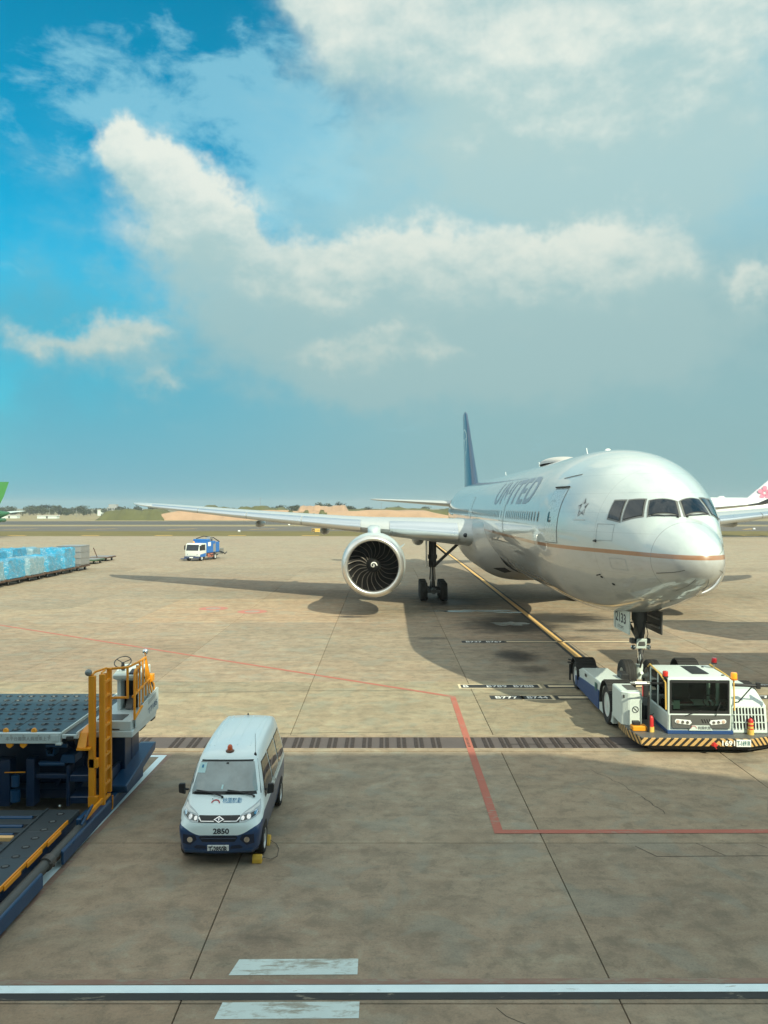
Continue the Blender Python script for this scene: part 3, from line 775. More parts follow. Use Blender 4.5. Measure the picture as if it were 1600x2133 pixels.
# engines
fanblk = mat('fan_blade_black', (.012, .011, .011), .32, var=.2, coat=.2)
fanle = mat('fan_blade_edge', (.32, .28, .25), .35, metal=.8, var=.1)
nacm = mat('nacelle_white', (.52, .57, .57), .3, var=.05, coat=.5, dirt=.15)
EZ = 3.13; ES = 26.3
spiral_src = None
blade_src = None
def fan_blade_mesh():
    mb = MB(); rr = []; N = 9
    for i in range(N):
        t = i / (N - 1); r_ = .44 + t * 1.17
        sw = .13 * math.sin(t * math.pi * 1.15) - .17 * t * t * (1 if t > .55 else t / .55)    # curved stacking line
        tw = math.radians(32 + 30 * t); ch = .44 + .20 * math.sin(t * 2.3)
        ax = -.02 + .10 * math.sin(t * math.pi) - .06 * t
        th = .03 * (1 - .6 * t)
        cx = sw; cy = ax
        dx_, dy_ = math.sin(tw) * ch, math.cos(tw) * ch
        e = .07
        # section: leading edge, front face, trailing edge, rear face (x tangential, y axial)
        P = [(0, 0), (e * dx_ + th * .5, e * dy_), (.5 * dx_ + th, .5 * dy_), (dx_, dy_), (.5 * dx_ - th, .5 * dy_), (e * dx_ - th * .5, e * dy_)]
        rr.append([Vector((cx + a, cy + b, r_)) for a, b in P])
    mb.rings(rr, False, True)
    # leading edge faces take the metal edge
    for fi, f in enumerate(mb.f):
        idx = sorted(v % 6 for v in f)
        if len(f) == 4 and (set(idx) <= {0, 1} or set(idx) <= {0, 5}): mb.mi[fi] = 1
    return mb
NACOUT = [(1.60, .0), (1.70, .02), (1.78, .10), (1.86, .30), (1.93, .7), (1.98, 1.3), (1.985, 2.0), (1.95, 2.9), (1.84, 3.9), (1.66, 4.7), (1.52, 5.2)]
for side in (-1, 1):
    xl = 9.61 * side
    o = (xl, ES, EZ)
    nac = MB().lathe(NACOUT[3:] + [(1.46, 5.2), (1.42, 4.6)], o, 'y', 56).build('nacelle', nacm, air, smooth=50)
    MB().lathe([(1.862, .31), (1.80, .14), (1.72, .035), (1.64, .0), (1.57, .025), (1.52, .10), (1.505, .24), (1.52, .45)], o, 'y', 56).build('inlet_lip', liprim, nac, smooth=60)
    MB().lathe([(1.52, .45), (1.57, .8), (1.62, 1.15), (1.63, 1.9), (1.45, 2.2), (.5, 2.3)], o, 'y', 48).build('inlet_duct', mat('inlet_liner', (.035, .033, .033), .55, var=.15), nac, smooth=50)
    # core nozzle and plug
    MB().lathe([(1.15, 4.6), (1.02, 5.8), (.80, 6.9), (.76, 6.9), (.7, 6.2)], o, 'y', 36).build('core_nozzle', steel, nac, smooth=50)
    MB().lathe([(.62, 6.2), (.45, 7.2), (.12, 8.1), (.001, 8.15)], o, 'y', 24).build('exhaust_plug', gearm, nac, smooth=50)
    # spinner with its spiral
    SPN = [(.001, .78), (.07, .80), (.16, .87), (.27, .99), (.37, 1.13), (.43, 1.28), (.455, 1.42)]
    sp = MB().lathe(SPN, o, 'y', 36).build('spinner', mat('spinner_black', (.02, .02, .021), .35, coat=.3), nac, smooth=60)
    fsp = pchip([r_ for r_, _ in SPN], [t for _, t in SPN])
    mb = MB(); pts = []
    for i in range(46):
        t = i / 45; a = 1.2 - t * 7.6; rr = .02 + .20 * t ** 1.1; w_ = .012 + .020 * min(1, t * 3) * (1 - .25 * t)
        pts.append([Vector((xl + (rr + k * w_) * math.cos(a), ES + fsp(max(.002, rr + k * w_)) - .008, EZ + (rr + k * w_) * math.sin(a))) for k in (-1, 1)])
    mb.rings(pts, False, False, 0, True); mb.build('spiral_mark', printw, sp, fix=False)
    # fan blades
    for k in range(22):
        if blade_src is None:
            ob = fan_blade_mesh().build('fan_blade', [fanblk, fanle], nac, smooth=60); blade_src = ob
        else:
            ob = inst(blade_src, nac)
        ob.location = (xl, ES + 1.2, EZ); ob.rotation_euler = (0, k * 2 * math.pi / 22, 0)
    # pylon
    rr = []
    for s, zt_, hw_, zb_ in ((ES + 1.4, EZ + 2.02, .04, EZ + 1.5), (ES + 2.0, EZ + 2.22, .34, EZ + 1.5), (ES + 3.6, EZ + 2.38, .42, EZ + 1.4), (ES + 6.0, 5.36, .40, 4.0), (ES + 8.5, 5.3, .36, 4.3), (ES + 11.5, 5.0, .1, 4.85)):
        rr.append([Vector((xl + a, s, z)) for a, z in ((-hw_, zb_), (hw_, zb_), (hw_, zt_ - .12), (hw_ * .6, zt_ - .02), (0, zt_), (-hw_ * .6, zt_ - .02), (-hw_, zt_ - .12))])
    MB().rings(rr).build('pylon', nacm, nac, smooth=50)
    # strake on the inboard shoulder
    a = math.radians(32); q0 = Vector((xl - side * math.cos(a) * 1.95, ES + 1.4, EZ + math.sin(a) * 1.95)); dr_ = Vector((-side * math.cos(a), 0, math.sin(a)))
    mb = MB(); tn = Vector((0, 0, 1)).cross(dr_).normalized() * 0 + Vector((math.sin(a), 0, side * math.cos(a))) * .012
    A = [q0, q0 + Vector((0, 1.7, 0)) + dr_ * .03, q0 + Vector((0, 1.6, 0)) + dr_ * .36, q0 + Vector((0, .7, 0)) + dr_ * .22]
    mb.add([p + tn for p in A] + [p - tn for p in A], [(0, 1, 2, 3), (7, 6, 5, 4), (0, 4, 5, 1), (1, 5, 6, 2), (2, 6, 7, 3), (3, 7, 4, 0)])
    mb.build('strake', nacm, nac)

# fin and tailplane
def finmat():
    m = bpy.data.materials.new('fin_blue'); m.use_nodes = True
    t = m.node_tree; t.nodes.clear(); q = NT(t)
    p = q.n('ShaderNodeBsdfPrincipled'); o = q.n('ShaderNodeOutputMaterial'); t.links.new(p.outputs[0], o.inputs[0])
    c = q.n('ShaderNodeTexCoord').outputs['Object']; x, y, z = q.sep(c)
    col = q.mix(q.noise(c, .4, 3), (.016, .042, .085), (.024, .055, .105))
    a = q.m('SUBTRACT', y, 68.6); b = q.m('SUBTRACT', z, 11.6)
    r_ = q.m('SQRT', q.m('ADD', q.m('MULTIPLY', a, a), q.m('MULTIPLY', b, b)))
    ln = None
    for rr in (3.6, 2.5, 1.4):
        k = q.m('LESS_THAN', q.m('ABSOLUTE', q.m('SUBTRACT', r_, rr)), .09); ln = k if ln is None else q.m('MAXIMUM', ln, k)
    for off in (-1.8, 0, 1.8):
        k = q.m('MULTIPLY', q.m('LESS_THAN', q.m('ABSOLUTE', q.m('SUBTRACT', q.m('ADD', b, q.m('MULTIPLY', a, .3)), off)), .07), q.m('LESS_THAN', r_, 3.6)); ln = q.m('MAXIMUM', ln, k)
    col = q.mix(q.m('MULTIPLY', ln, .85), col, (.62, .60, .50))
    q.put(p.inputs['Base Color'], col); p.inputs['Roughness'].default_value = .3; p.inputs['Coat Weight'].default_value = .5
    return m
SYM = [(x, v) for x, v in UP[::-1]] + [(x, -v) for x, v in UP[1:-1]]
rr = []
for z, le, ch, t in ((8.3, 58.6, 12.4, .10), (9.4, 60.0, 10.6, .105), (12, 63.0, 8.6, .10), (15, 66.4, 6.2, .095), (17.0, 68.8, 4.5, .09), (17.35, 69.6, 3.4, .06)):
    rr.append([Vector((v * t * ch, le + u * ch, z)) for u, v in SYM])
fin = MB().rings(rr).build('fin', finmat(), air, smooth=50)
for side in (-1, 1):
    rr = []
    for l, le, ch, z, t in ((.6, 63.6, 7.2, 6.9, .10), (2.0, 64.6, 6.4, 7.0, .10), (6, 67.4, 4.4, 7.25, .09), (10.2, 70.4, 2.4, 7.5, .085), (10.76, 71.2, 1.2, 7.53, .07)):
        rr.append([Vector((side * l, le + u * ch, z + v * t * ch)) for u, v in SYM])
    MB().rings(rr).build('tailplane', wingm, air, smooth=50)

# cockpit glazing: metal surround band and the panes
def patch(corners, n=8, lift=.012, grow=0.0, flat=0.0):
    """bilinear patch of (l, s, z) corners, order: top in, top out, bottom out, bottom in - laid on the hull"""
    A, B, C_, D_ = [Vector(c) for c in corners]
    if grow:
        ctr = (A + B + C_ + D_) / 4
        A, B, C_, D_ = [p + (p - ctr).normalized() * grow for p in (A, B, C_, D_)]
    V = []
    for j in range(n + 1):
        for i in range(n + 1):
            u, w = i / n, j / n
            p = (A * (1 - u) + B * u) * (1 - w) + (D_ * (1 - u) + C_ * u) * w
            h_ = hull_snap(p.x, p.y, p.z, lift); V.append(h_)
    if flat:          # pull the patch towards a flat panel
        A, B, C_, D_ = V[0], V[n], V[-1], V[-n - 1]
        for j in range(n + 1):
            for i in range(n + 1):
                u, w = i / n, j / n
                V[j * (n + 1) + i] = V[j * (n + 1) + i].lerp((A * (1 - u) + B * u) * (1 - w) + (D_ * (1 - u) + C_ * u) * w, flat)
    F = [(j * (n + 1) + i, j * (n + 1) + i + 1, (j + 1) * (n + 1) + i + 1, (j + 1) * (n + 1) + i) for j in range(n) for i in range(n)]
    return V, F
surround = mat('window_surround', (.17, .17, .16), .4, metal=.3, var=.08)
seal = mat('window_seal', (.02, .02, .02), .6)
for side in (-1, 1):
    dl = -.045 if side < 0 else -.02
    W3 = [[(.075, 2.075, 6.862), (.715, 2.40, 6.895), (.885, 2.06, 6.450), (.085, 1.735, 6.457)],
          [(.83, 2.56, 6.910), (1.185, 2.99, 6.905), (1.44, 2.82, 6.308), (1.03, 2.22, 6.450)],
          [(1.275, 3.125, 6.9), (1.50, 3.52, 6.885), (1.73, 3.48, 6.362), (1.52, 2.95, 6.278)]]
    for w in W3:
        P = [(c[0] * side + dl, c[1], c[2]) for c in w]
        f_ = MB(); f_.add(*patch(P, 8, .008, .085)); f_ = f_.build('cockpit_window', surround, air, smooth=60)
        MB().add(*patch(P, 8, .013, .012)).build('window_seal', seal, f_, smooth=60)
        MB().add(*patch(P, 8, .020, -.012)).build('window_pane', glass, f_, smooth=60)
    # wiper
    P = [hull_snap(side * l + dl, s, z, .04) for l, s, z in ((.12, 1.72, 6.40), (.45, 1.80, 6.42), (.80, 2.0, 6.42))]
    MB().tube(P, .016, 6).build('wiper', black, air)
    MB().ball(hull_snap(side * .12 + dl, 1.70, 6.38, .02), .045, 8).build('wiper_pivot', black, air, smooth=60)

# doors on the visible side: seam, leaf, handle, window
def side_patch(s0, s1, z0, z1, side, lift, n=10, round_=0.12):
    pts = []
    for j in range(n + 1):
        for i in range(7):
            pts.append(hull_side(s0 + (s1 - s0) * i / 6, z0 + (z1 - z0) * j / n, side, lift))
    F = [(j * 7 + i, j * 7 + i + 1, (j + 1) * 7 + i + 1, (j + 1) * 7 + i) for j in range(n) for i in range(6)]
    return pts, F
def oval(s, z, rs, rz, side, lift, n=18, p=2.6):
    pts = []
    for i in range(n):
        a = 2 * math.pi * i / n; ca, sa = math.cos(a), math.sin(a)
        pts.append(hull_side(s + rs * math.copysign(abs(ca) ** (2 / p), ca), z + rz * math.copysign(abs(sa) ** (2 / p), sa), side, lift))
    return pts, [tuple(range(n))]
doorw = mat('door_white', (.52, .578, .57), .28, var=.03, coat=.7)
for side in (-1, 1):
    for s0 in (6.45, 17.6, 33.5, 56.6):
        dw = 1.25 if s0 < 10 else 1.1
        f_ = MB().add(*side_patch(s0, s0 + dw, 5.40, 7.34, side, .004)).build('cabin_door', mat('door_seam', (.17, .17, .17), .6), air, smooth=60)
        MB().add(*side_patch(s0 + .028, s0 + dw - .028, 5.425, 7.315, side, .010)).build('door_leaf', doorw, f_, smooth=60)
        MB().add(*oval(s0 + dw * .72, 6.33, .085, .19, side, .016)).build('door_window', glass, f_, fix=False)
        if side < 0 and s0 < 10:
            for k, (a, b, c_, d_) in enumerate(((.42, 6.18, .05, .05), (.28, 6.18, .05, .05), (.36, 6.30, .14, .012), (.36, 6.9, .2, .006))):
                MB().add(*oval(s0 + dw - .5 + a - .36, b, c_, d_, side, .016, 10)).build('door_handle', seal, f_, fix=False)
            mb = MB(); mb.box(-.02, .09, s0 - .1, s0 + dw + .1, -.012, .012)
            hd = [hull_side(s0 + dw * i / 8, 7.40, side, .03) for i in range(9)]
            MB().tube(hd, .028, 6).build('door_hood', seal, f_, smooth=60)
# cabin windows of the side towards the camera
wfr = mat('cabin_window_frame', (.50, .52, .52), .4)
wgl = mat('cabin_window_glass', (.05, .06, .065), .1, coat=.5)
wsrc = None
s = 8.80
stops = ((16.9, 19.2), (32.8, 35.2), (55.9, 80))
while s < 57:
    if not any(a < s < b for a, b in stops):
        dx_ = fhw(s) - 3.1
        if wsrc is None:
            P0 = hull_side(20, 6.32, -1)
            mb = MB()
            for rs, rz, lf, mi in ((.145, .205, .004, 0), (.105, .165, .009, 1)):
                V, F = oval(20, 6.32, rs, rz, -1, lf, 16, 2.4); mb.add([v - P0 for v in V], F, mi)
            wsrc = mb.build('cabin_window', [wfr, wgl], air, fix=False); ob = wsrc
        else: ob = inst(wsrc, air)
        p = hull_side(s, 6.32, -1); ob.location = p
    s += .533
# airline name along the upper side
V, F = text_geo('UNITED', 1.18, 11.8, .022, 'CENTER', 7, 1.12)
mb = MB(); mb.add([hull_side(16.75 - x, 6.80 + y * .985, -1, .007) for x, y, _ in V], F)
mb.build('airline_name', mat('name_grey_blue', (.25, .30, .36), .4), air, fix=False)
# five pointed emblem built from shaded triangles
emb = MB()
for k in range(5):
    a = math.radians(90 + 72 * k + 8)
    tip = (.34 * math.cos(a), .34 * math.sin(a))
    l_ = (.19 * math.cos(a + .62), .19 * math.sin(a + .62)); r_ = (.19 * math.cos(a - .62), .19 * math.sin(a - .62))
    q_ = (.13 * math.cos(a - .15), .13 * math.sin(a - .15))
    for tri, mi in (((tip, l_, q_), 1), ((tip, q_, r_), 0)):
        emb.add([hull_side(4.93 - x * .85, 6.66 + y, -1, .010) for x, y in tri], [(0, 1, 2)], mi)
emb.build('star_emblem', [mat('emblem_dark', (.13, .14, .15), .5), mat('emblem_light', (.42, .44, .45), .5)], air, fix=False)
MB().add(*side_patch(4.6, 5.3, 6.24, 6.28, -1, .008, 2)).build('emblem_caption', mat('caption_grey', (.50, .54, .55), .5), air, fix=False)
# cargo door and access panel seams
seam_m = mat('panel_seam', (.34, .36, .36), .6)
for s0, s1, z0, z1 in ((12.2, 14.9, 3.45, 5.02), (3.1, 3.9, 5.62, 6.15), (2.5, 3.3, 4.75, 5.1), (8.6, 9.2, 4.3, 4.75), (44.0, 46.2, 3.6, 5.0)):
    mb = MB(); w_ = .014
    for a, b, c_, d_ in ((s0, s1, z0, z0 + w_), (s0, s1, z1 - w_, z1), (s0, s0 + w_, z0, z1), (s1 - w_, s1, z0, z1)): mb.add(*side_patch(a, b, c_, d_, -1, .005, 6))
    mb.build('access_panel', seam_m, air, fix=False)
# radome strips, probes, vents, crown fittings
for a in (-2.72, -1.95, -1.2, -.42, .45, 3.55):
    P = []
    for i in range(7):
        s = 1.26 - 1.0 * i / 6; P.append(hull_snap(math.cos(a) * .7, s, fzm(s) + math.sin(a) * .7, .004))
    MB().tube(P, .007, 5).build('lightning_strip', surround, air)
P = hull_side(3.9, 5.60, -1)
MB().tube([P, P + Vector((-.09, -.01, 0)), P + Vector((-.11, -.22, 0))], [.05, .022, .012], 8).build('probe', black, air, smooth=60)
for s, z in ((4.1, 4.42), (3.72, 4.22)):
    MB().add(*oval(s, z, .07, .035, -1, .01, 10)).build('vent', dark, air, fix=False)
P = hull_side(4.1, 4.5, -1); MB().tube([P, P + Vector((-.12, .05, -.03))], .02, 6).build('probe', black, air)
rr = []
for i in range(13):
    t = i / 12; s = 16.3 + 5.6 * t; k = math.sin(math.pi * min(1, t * 1.02)) ** .55 if 0 < t < 1 else 0
    rr.append([Vector((.95 * max(.05, k) * math.cos(b), s, 8.84 + .36 * max(.02, k) * math.sin(b) ** .8 if 0 < b < math.pi else 8.84)) for b in [math.pi * j / 14 for j in range(15)]])
MB().rings(rr, False, True, 0, True).build('satcom_dome', mat('dome_grey', (.52, .50, .47), .4, var=.05), air, smooth=60)
for s in (13.2, 24.5, 38):
    MB().prism([(s, 8.86), (s + .35, 8.86), (s + .42, 9.26), (s + .28, 9.26)], 'x', -.02, .02).build('blade_antenna', nacm, air)
MB().lathe([(.14, 0), (.13, .06), (.07, .12), (.001, .13)], (0, 10.0, 8.86), 'z', 12).build('crown_beacon', printw, air, smooth=60)
P = [hull_side(6.3 + .25 * i, 7.83 - .02 * i, -1, .012) for i in range(6)]
MB().tube(P, .012, 5).build('rain_gutter', surround, air)

# nose gear
NS = 5.95
ng = MB()
ng.tube([(0, NS - .1, 3.3), (0, NS, 2.3)], .19, 14)
ng.tube([(0, NS, 2.3), (0, NS, 1.95)], .15, 14).tube([(0, NS, 3.1), (0, NS, 2.75)], .26, 14)
ng = ng.build('nose_gear', gearm, air, smooth=40)
MB().tube([(0, NS, 2.0), (0, NS, .82)], .085, 14).build('oleo', chrome, ng, smooth=40)
MB().tube([(0, NS, 1.25), (0, NS, .74)], .13, 12).tube([(-.42, NS, .85), (.42, NS, .85)], .075, 10).tube([(0, NS - .3, 1.0), (0, NS, .9)], .06, 8).build('axle', white2, ng, smooth=40)
MB().tube([(-.16, NS + .1, 3.0), (-.10, NS + .02, 2.45)], .06, 8).tube([(.16, NS + .1, 3.0), (.10, NS + .02, 2.45)], .06, 8).tube([(-.2, NS + 1.6, 3.0), (-.08, NS + .1, 2.2)], .06, 8).tube([(.2, NS + 1.6, 3.0), (.08, NS + .1, 2.2)], .06, 8).build('drag_brace', gearm, ng, smooth=40)
MB().box(-.13, .13, NS - .30, NS - .06, 1.92, 2.18).box(-.34, -.18, NS - .2, NS + .05, 1.98, 2.16).box(.2, .34, NS - .2, NS + .05, 1.98, 2.16).build('steering_unit', gearm, ng, bevel=.03)
MB().prism([(NS - .32, 2.15), (NS - .24, 1.83), (NS - .22, 1.83), (NS - .28, 2.17)], 'x', -.17, .17).build('shield_plate', white2, ng)
mb = MB()
for x in (-.26, .26): mb.lathe([(.001, -.05), (.075, -.045), (.09, 0), (.06, .1), (.02, .12)], (x, NS - .18, 1.86), 'y', 14)
mb.build('taxi_light', chrome, ng, smooth=50)
MB().tube([(0, NS - .08, 1.9), (0, NS - .36, 1.52)], .035, 8).tube([(0, NS - .36, 1.52), (0, NS - .08, 1.12)], .035, 8).build('torque_link', gearm, ng)
mb = MB()
r_ = random.Random(5)
for k in range(7):
    a = r_.uniform(-.16, .16); mb.tube([(a, NS - .16 - r_.uniform(0, .06), 2.9 - .12 * k), (a + r_.uniform(-.1, .1), NS - .24, 2.4 - .08 * k), (a * .5, NS - .15, 1.5 + .1 * k)], .014, 5)
mb.build('hydraulic_lines', black, ng, smooth=40)
for x in (-.43, .43): wheel(ng, (x, NS, .86), .545, .40, .27)
# bay doors hanging either side
for side in (-1, 1):
    mb = MB(); sx = .52 * side
    mb.prism([(NS - .75, 3.15), (NS + 1.15, 3.05), (NS + 1.15, 2.42), (NS + 1.05, 2.36), (NS - .72, 2.36)], 'x', sx, sx + .05 * side)
    d_ = mb.build('gear_door', white2 if side < 0 else gearm, ng, bevel=.015)
    MB().box(sx - .05 * side, sx, NS - .6, NS + 1.0, 2.55, 2.62).box(sx - .05 * side, sx, NS - .6, NS + 1.0, 2.85, 2.9).build('door_rib', steel, d_)
    MB().tube([(.1 * side, NS + .1, 2.7), (sx, NS + .3, 2.6)], .025, 6).build('door_rod', gearm, d_)
    if side < 0:
        x = sx - .05
        frame_text('door_number', '2133', .34, (x, NS + .25, 2.66), (0, -1, 0), (0, 0, 1), printb, d_, width=1.25, bold=.02)
        frame_text('door_marking', 'ETOPS', .11, (x, NS + .25, 2.45), (0, -1, 0), (0, 0, 1), printb, d_, width=.7)
        MB().box(x - .004, x, NS + .92, NS + .96, 2.38, 3.05).build('door_line', printb, d_)

# main gear
for side in (-1, 1):
    x = 5.49 * side; MS = 37.1
    mg = MB()
    mg.tube([(x, MS, 4.9), (x, MS, 2.3)], .28, 14).tube([(x, MS, 3.2), (x, MS, 2.9)], .34, 14)
    mg = mg.build('main_gear', gearm, air, smooth=40)
    MB().tube([(x, MS, 2.4), (x, MS, .75)], .19, 14).build('oleo', steel, mg, smooth=40)
    MB().tube([(x, MS - 1.6, .66), (x, MS + 1.6, .66)], .19, 12).build('bogie_beam', gearm, mg, smooth=40)
    MB().tube([(x - side * .1, MS, 2.35), (x - side * 2.2, MS + .1, 4.3)], .11, 10).tube([(x - side * 1.0, MS + .05, 3.2), (x - side * .2, MS, 3.9)], .06, 8).tube([(x, MS + .2, 2.4), (x, MS + 2.4, 4.6)], .1, 10).build('side_brace', gearm, mg, smooth=40)
    MB().tube([(x, MS - .3, 2.2), (x, MS - .75, 1.5)], .06, 8).tube([(x, MS - .75, 1.5), (x, MS - .25, .85)], .06, 8).build('torque_link', gearm, mg, smooth=40)
    mb = MB(); r_ = random.Random(9)
    for k in range(9): a = r_.uniform(-.3, .3); mb.tube([(x + a, MS - .32, 4.2 - .2 * k), (x + a * .6, MS - .42, 2.9 - .1 * k), (x + a * .8, MS - .36, 1.4)], .02, 5)
    mb.build('hydraulic_lines', black, mg)
    MB().box(x + side * .42, x + side * .48, MS - .9, MS + .9, 2.3, 4.6).build('gear_door', wingm, mg, bevel=.02)
    for k in (-1, 0, 1):
        MB().tube([(x - .7, MS + 1.45 * k, .66), (x + .7, MS + 1.45 * k, .66)], .1, 8).build('axle', gearm, mg)
        for w_ in (-.70, .70): wheel(mg, (x + w_, MS + 1.45 * k, .66), .66, .52, .3, gearm)

# ------------------------------------------------------------------ tow tractor
TX, TY, TA = 8.90, 21.95, -0.035
tug = thing('tow_tractor', 'white and blue low tow tractor with striped bumper gripping the airliner nose wheels', 'tow tractor', (TX, TY, 0), TA)
# local frame: x right, y back from the bumper, z up
def stripemat():
    m = bpy.data.materials.new('hazard_stripes'); m.use_nodes = True
    t = m.node_tree; t.nodes.clear(); q = NT(t)
    p = q.n('ShaderNodeBsdfPrincipled'); o = q.n('ShaderNodeOutputMaterial'); t.links.new(p.outputs[0], o.inputs[0])
    c = q.n('ShaderNodeTexCoord').outputs['Object']; x, y, z = q.sep(c)
    xx = q.m('ABSOLUTE', q.m('SUBTRACT', q.m('ADD', x, q.m('MULTIPLY', y, .9)), .12))
    k = q.m('GREATER_THAN', q.m('FRACT', q.m('DIVIDE', q.m('SUBTRACT', q.m('ADD', xx, 3.0), q.m('MULTIPLY', q.m('SUBTRACT', 0, z), 1.0)), .20)), .46)
    q.put(p.inputs['Base Color'], q.mix(q.m('MULTIPLY', k, q.m('SUBTRACT', 1.0, q.m('MULTIPLY', q.noise(c, 9, 5, .7), .3))), (.02, .017, .013), (.62, .38, .14))); p.inputs['Roughness'].default_value = .5
    return m
strp = stripemat()
greyp = mat('tug_grey_panel', (.10, .10, .095), .5, var=.1)
FR = [(-2.10, .95), (-1.95, .04), (.98, .0), (2.15, .55), (2.15, 1.9), (-2.10, 1.9)]
bp = MB().prism(FR, 'z', .235, .45).build('front_bumper', strp, tug, bevel=.012)
MB().prism([(a * .995, max(.03, b + .012)) for a, b in FR], 'z', .45, .462).build('bumper_deck', greyp, bp)
MB().prism([(-1.7, .35), (-1.6, .2), (1.0, .18), (1.75, .55), (1.75, 1.8), (-1.7, 1.8)], 'z', .10, .235).build('lower_skirt', black, bp)
frame_text('fleet_number', '1691', .15, (.36, -.004, .265), (1, 0, 0), (0, 0, 1), printw, bp, width=.34, bold=.03, lift=.012)
pl = MB().box(.56, .95, -.030, -.012, .245, .440)
pl = pl.build('number_plate', plate_white, bp, bevel=.006)
frame_text('plate_lettering', 'T-1691R', .13, (.755, -.030, .278), (1, 0, 0), (0, 0, 1), mat('plate_green', (.02, .13, .12), .5), pl, width=.35, bold=.035, lift=.003)
MB().lathe([(.001, -.09), (.05, -.085), (.06, -.02), (.06, .03)], (-.02, 0, .30), 'y', 12).box(-.1, .06, -.05, -.01, .27, .31).tube([(-.02, -.05, .36), (-.02, -.08, .26), (.02, -.06, .2)], .014, 6).build('tow_coupling', red, bp, smooth=40)
# cab (glazed box left of the middle)
cx0, cx1 = -1.12, .60; cy0, cy1 = .42, 2.15
cab = MB()
# lower body of the cab
cab.prism([(cy0 + .02, .52), (cy1, .46), (cy1, 1.02), (cy0 - .02, 1.02)], 'x', cx0, cx1)
cab = cab.build('cab', white2, tug, bevel=.03)
MB().box(cx0 - .02, cx1 + .04, cy0 - .03, cy0 + .25, .46, .56).box(cx0 - .02, cx0 + .1, cy0 + .2, cy1, .46, .56).build('cab_skirt', mat('tug_blue', (.018, .060, .185), .4, var=.1, dirt=.25), cab, bevel=.01)
MB().prism([(cx0 + .10, .62), (cx1 - .06, .62), (cx1 - .04, .99), (cx0 + .07, .99)], 'y', cy0 - .045, cy0 - .015).build('grille_panel', greyp, cab, bevel=.01)
MB().prism([(cx0 + .55, .57), (cx0 + .65, .71), (cx0 + 1.1, .71), (cx0 + 1.2, .57)], 'y', cy0 - .055, cy0 - .045).build('badge_panel', white2, cab)
MB().tube([(cx0 + .68 + .075 * math.cos(a), cy0 - .058, .625 + .07 * math.sin(a)) for a in [math.pi * i / 8 for i in range(9)]], .008, 5).build('round_emblem', printred, cab)
frame_text('operator_name', '桃園航勤', .09, (cx0 + .97, cy0 - .057, .60), (1, 0, 0), (0, 0, 1), printb, cab, width=.36)
mb = MB()
for k in range(5): mb.prism([(cx0 + .88 + .07 * k, .88), (cx0 + .91 + .07 * k, .88), (cx0 + .96 + .07 * k, .77), (cx0 + .93 + .07 * k, .77)], 'y', cy0 - .05, cy0 - .045)
mb.build('air_slot', dark, cab)
for x0, sg in ((cx0 + .17, 1), (cx1 - .16, -1)):
    hl = MB().prism([(x0, .84), (x0 + sg * .04, .88), (x0 + sg * .42, .85), (x0 + sg * .46, .78), (x0 + sg * .40, .72), (x0 + sg * .04, .76), (x0, .80)], 'y', cy0 - .062, cy0 - .045).build('headlight', plate_white, cab, bevel=.006)
    for k in range(3):
        MB().lathe([(.001, -.012), (.042, -.01), (.048, 0)], (x0 + sg * (.08 + .13 * k), cy0 - .062, .812 - .012 * k), 'y', 12).build('lamp_lens', mat('lamp_amber_clear', (.55, .40, .32), .2) if k == 0 else chrome, hl, smooth=40)
# cab upper: roof, pillars, glass
zr = 2.0
roof = MB().prism([(cy0 + .02, 1.93), (cy0 + .10, zr), (cy1 - .05, zr + .03), (cy1 + .03, 1.95)], 'x', cx0 + .01, cx1 - .01).build('cab_roof', white2, cab, bevel=.035, seg=2, smooth=40)
MB().box(cx0 + .82, cx0 + 1.28, cy0 + .45, cy1 - .2, zr + .022, zr + .035).build('roof_hatch', black, roof, bevel=.006)
MB().lathe([(.04, 0), (.03, .03), (.001, .03)], (cx1 - .3, cy1 - .35, zr + .02), 'z', 10).lathe([(.05, 0), (.04, .02), (.001, .02)], (cx1 - .12, cy0 + .3, zr + .01), 'z', 10).build('roof_fitting', black, roof)
pil = MB()
for x in (cx0 + .035, cx1 - .035):
    for y in (cy0 + .04, cy0 + .95, cy1 - .05): pil.box(x - .035, x + .035, y - .035, y + .035, 1.0, 1.96)
pil.build('pillar', white2, cab, bevel=.012)
glz = bpy.data.materials.new('clear_glass'); glz.use_nodes = True
_q = NT(glz.node_tree); glz.node_tree.nodes.clear()
_tr = _q.n('ShaderNodeBsdfTransparent'); _tr.inputs[0].default_value = (.86, .93, .88, 1); _gl = _q.n('ShaderNodeBsdfGlossy'); _gl.inputs[1].default_value = .03
_fr = _q.n('ShaderNodeFresnel'); _fr.inputs[0].default_value = 1.5; _mx = _q.n('ShaderNodeMixShader'); _o = _q.n('ShaderNodeOutputMaterial')
_q.L.new(_fr.outputs[0], _mx.inputs[0]); _q.L.new(_tr.outputs[0], _mx.inputs[1]); _q.L.new(_gl.outputs[0], _mx.inputs[2]); _q.L.new(_mx.outputs[0], _o.inputs[0])
MB().prism([(cx0 + .05, 1.04), (cx1 - .05, 1.04), (cx1 - .07, 1.92), (cx0 + .07, 1.92)], 'y', cy0 + .012, cy0 + .024).build('windscreen', glz, cab)
for nm, a, b in (('windscreen_frame', 0, 0),):
    mb = MB(); y = cy0 + .004
    mb.box(cx0 + .05, cx1 - .05, y - .01, y + .012, 1.86, 1.925).box(cx0 + .05, cx1 - .05, y - .01, y + .012, 1.02, 1.09).box(cx0 + .05, cx0 + .10, y - .01, y + .012, 1.09, 1.86).box(cx1 - .10, cx1 - .05, y - .01, y + .012, 1.09, 1.86)
    mb.build(nm, black, cab)
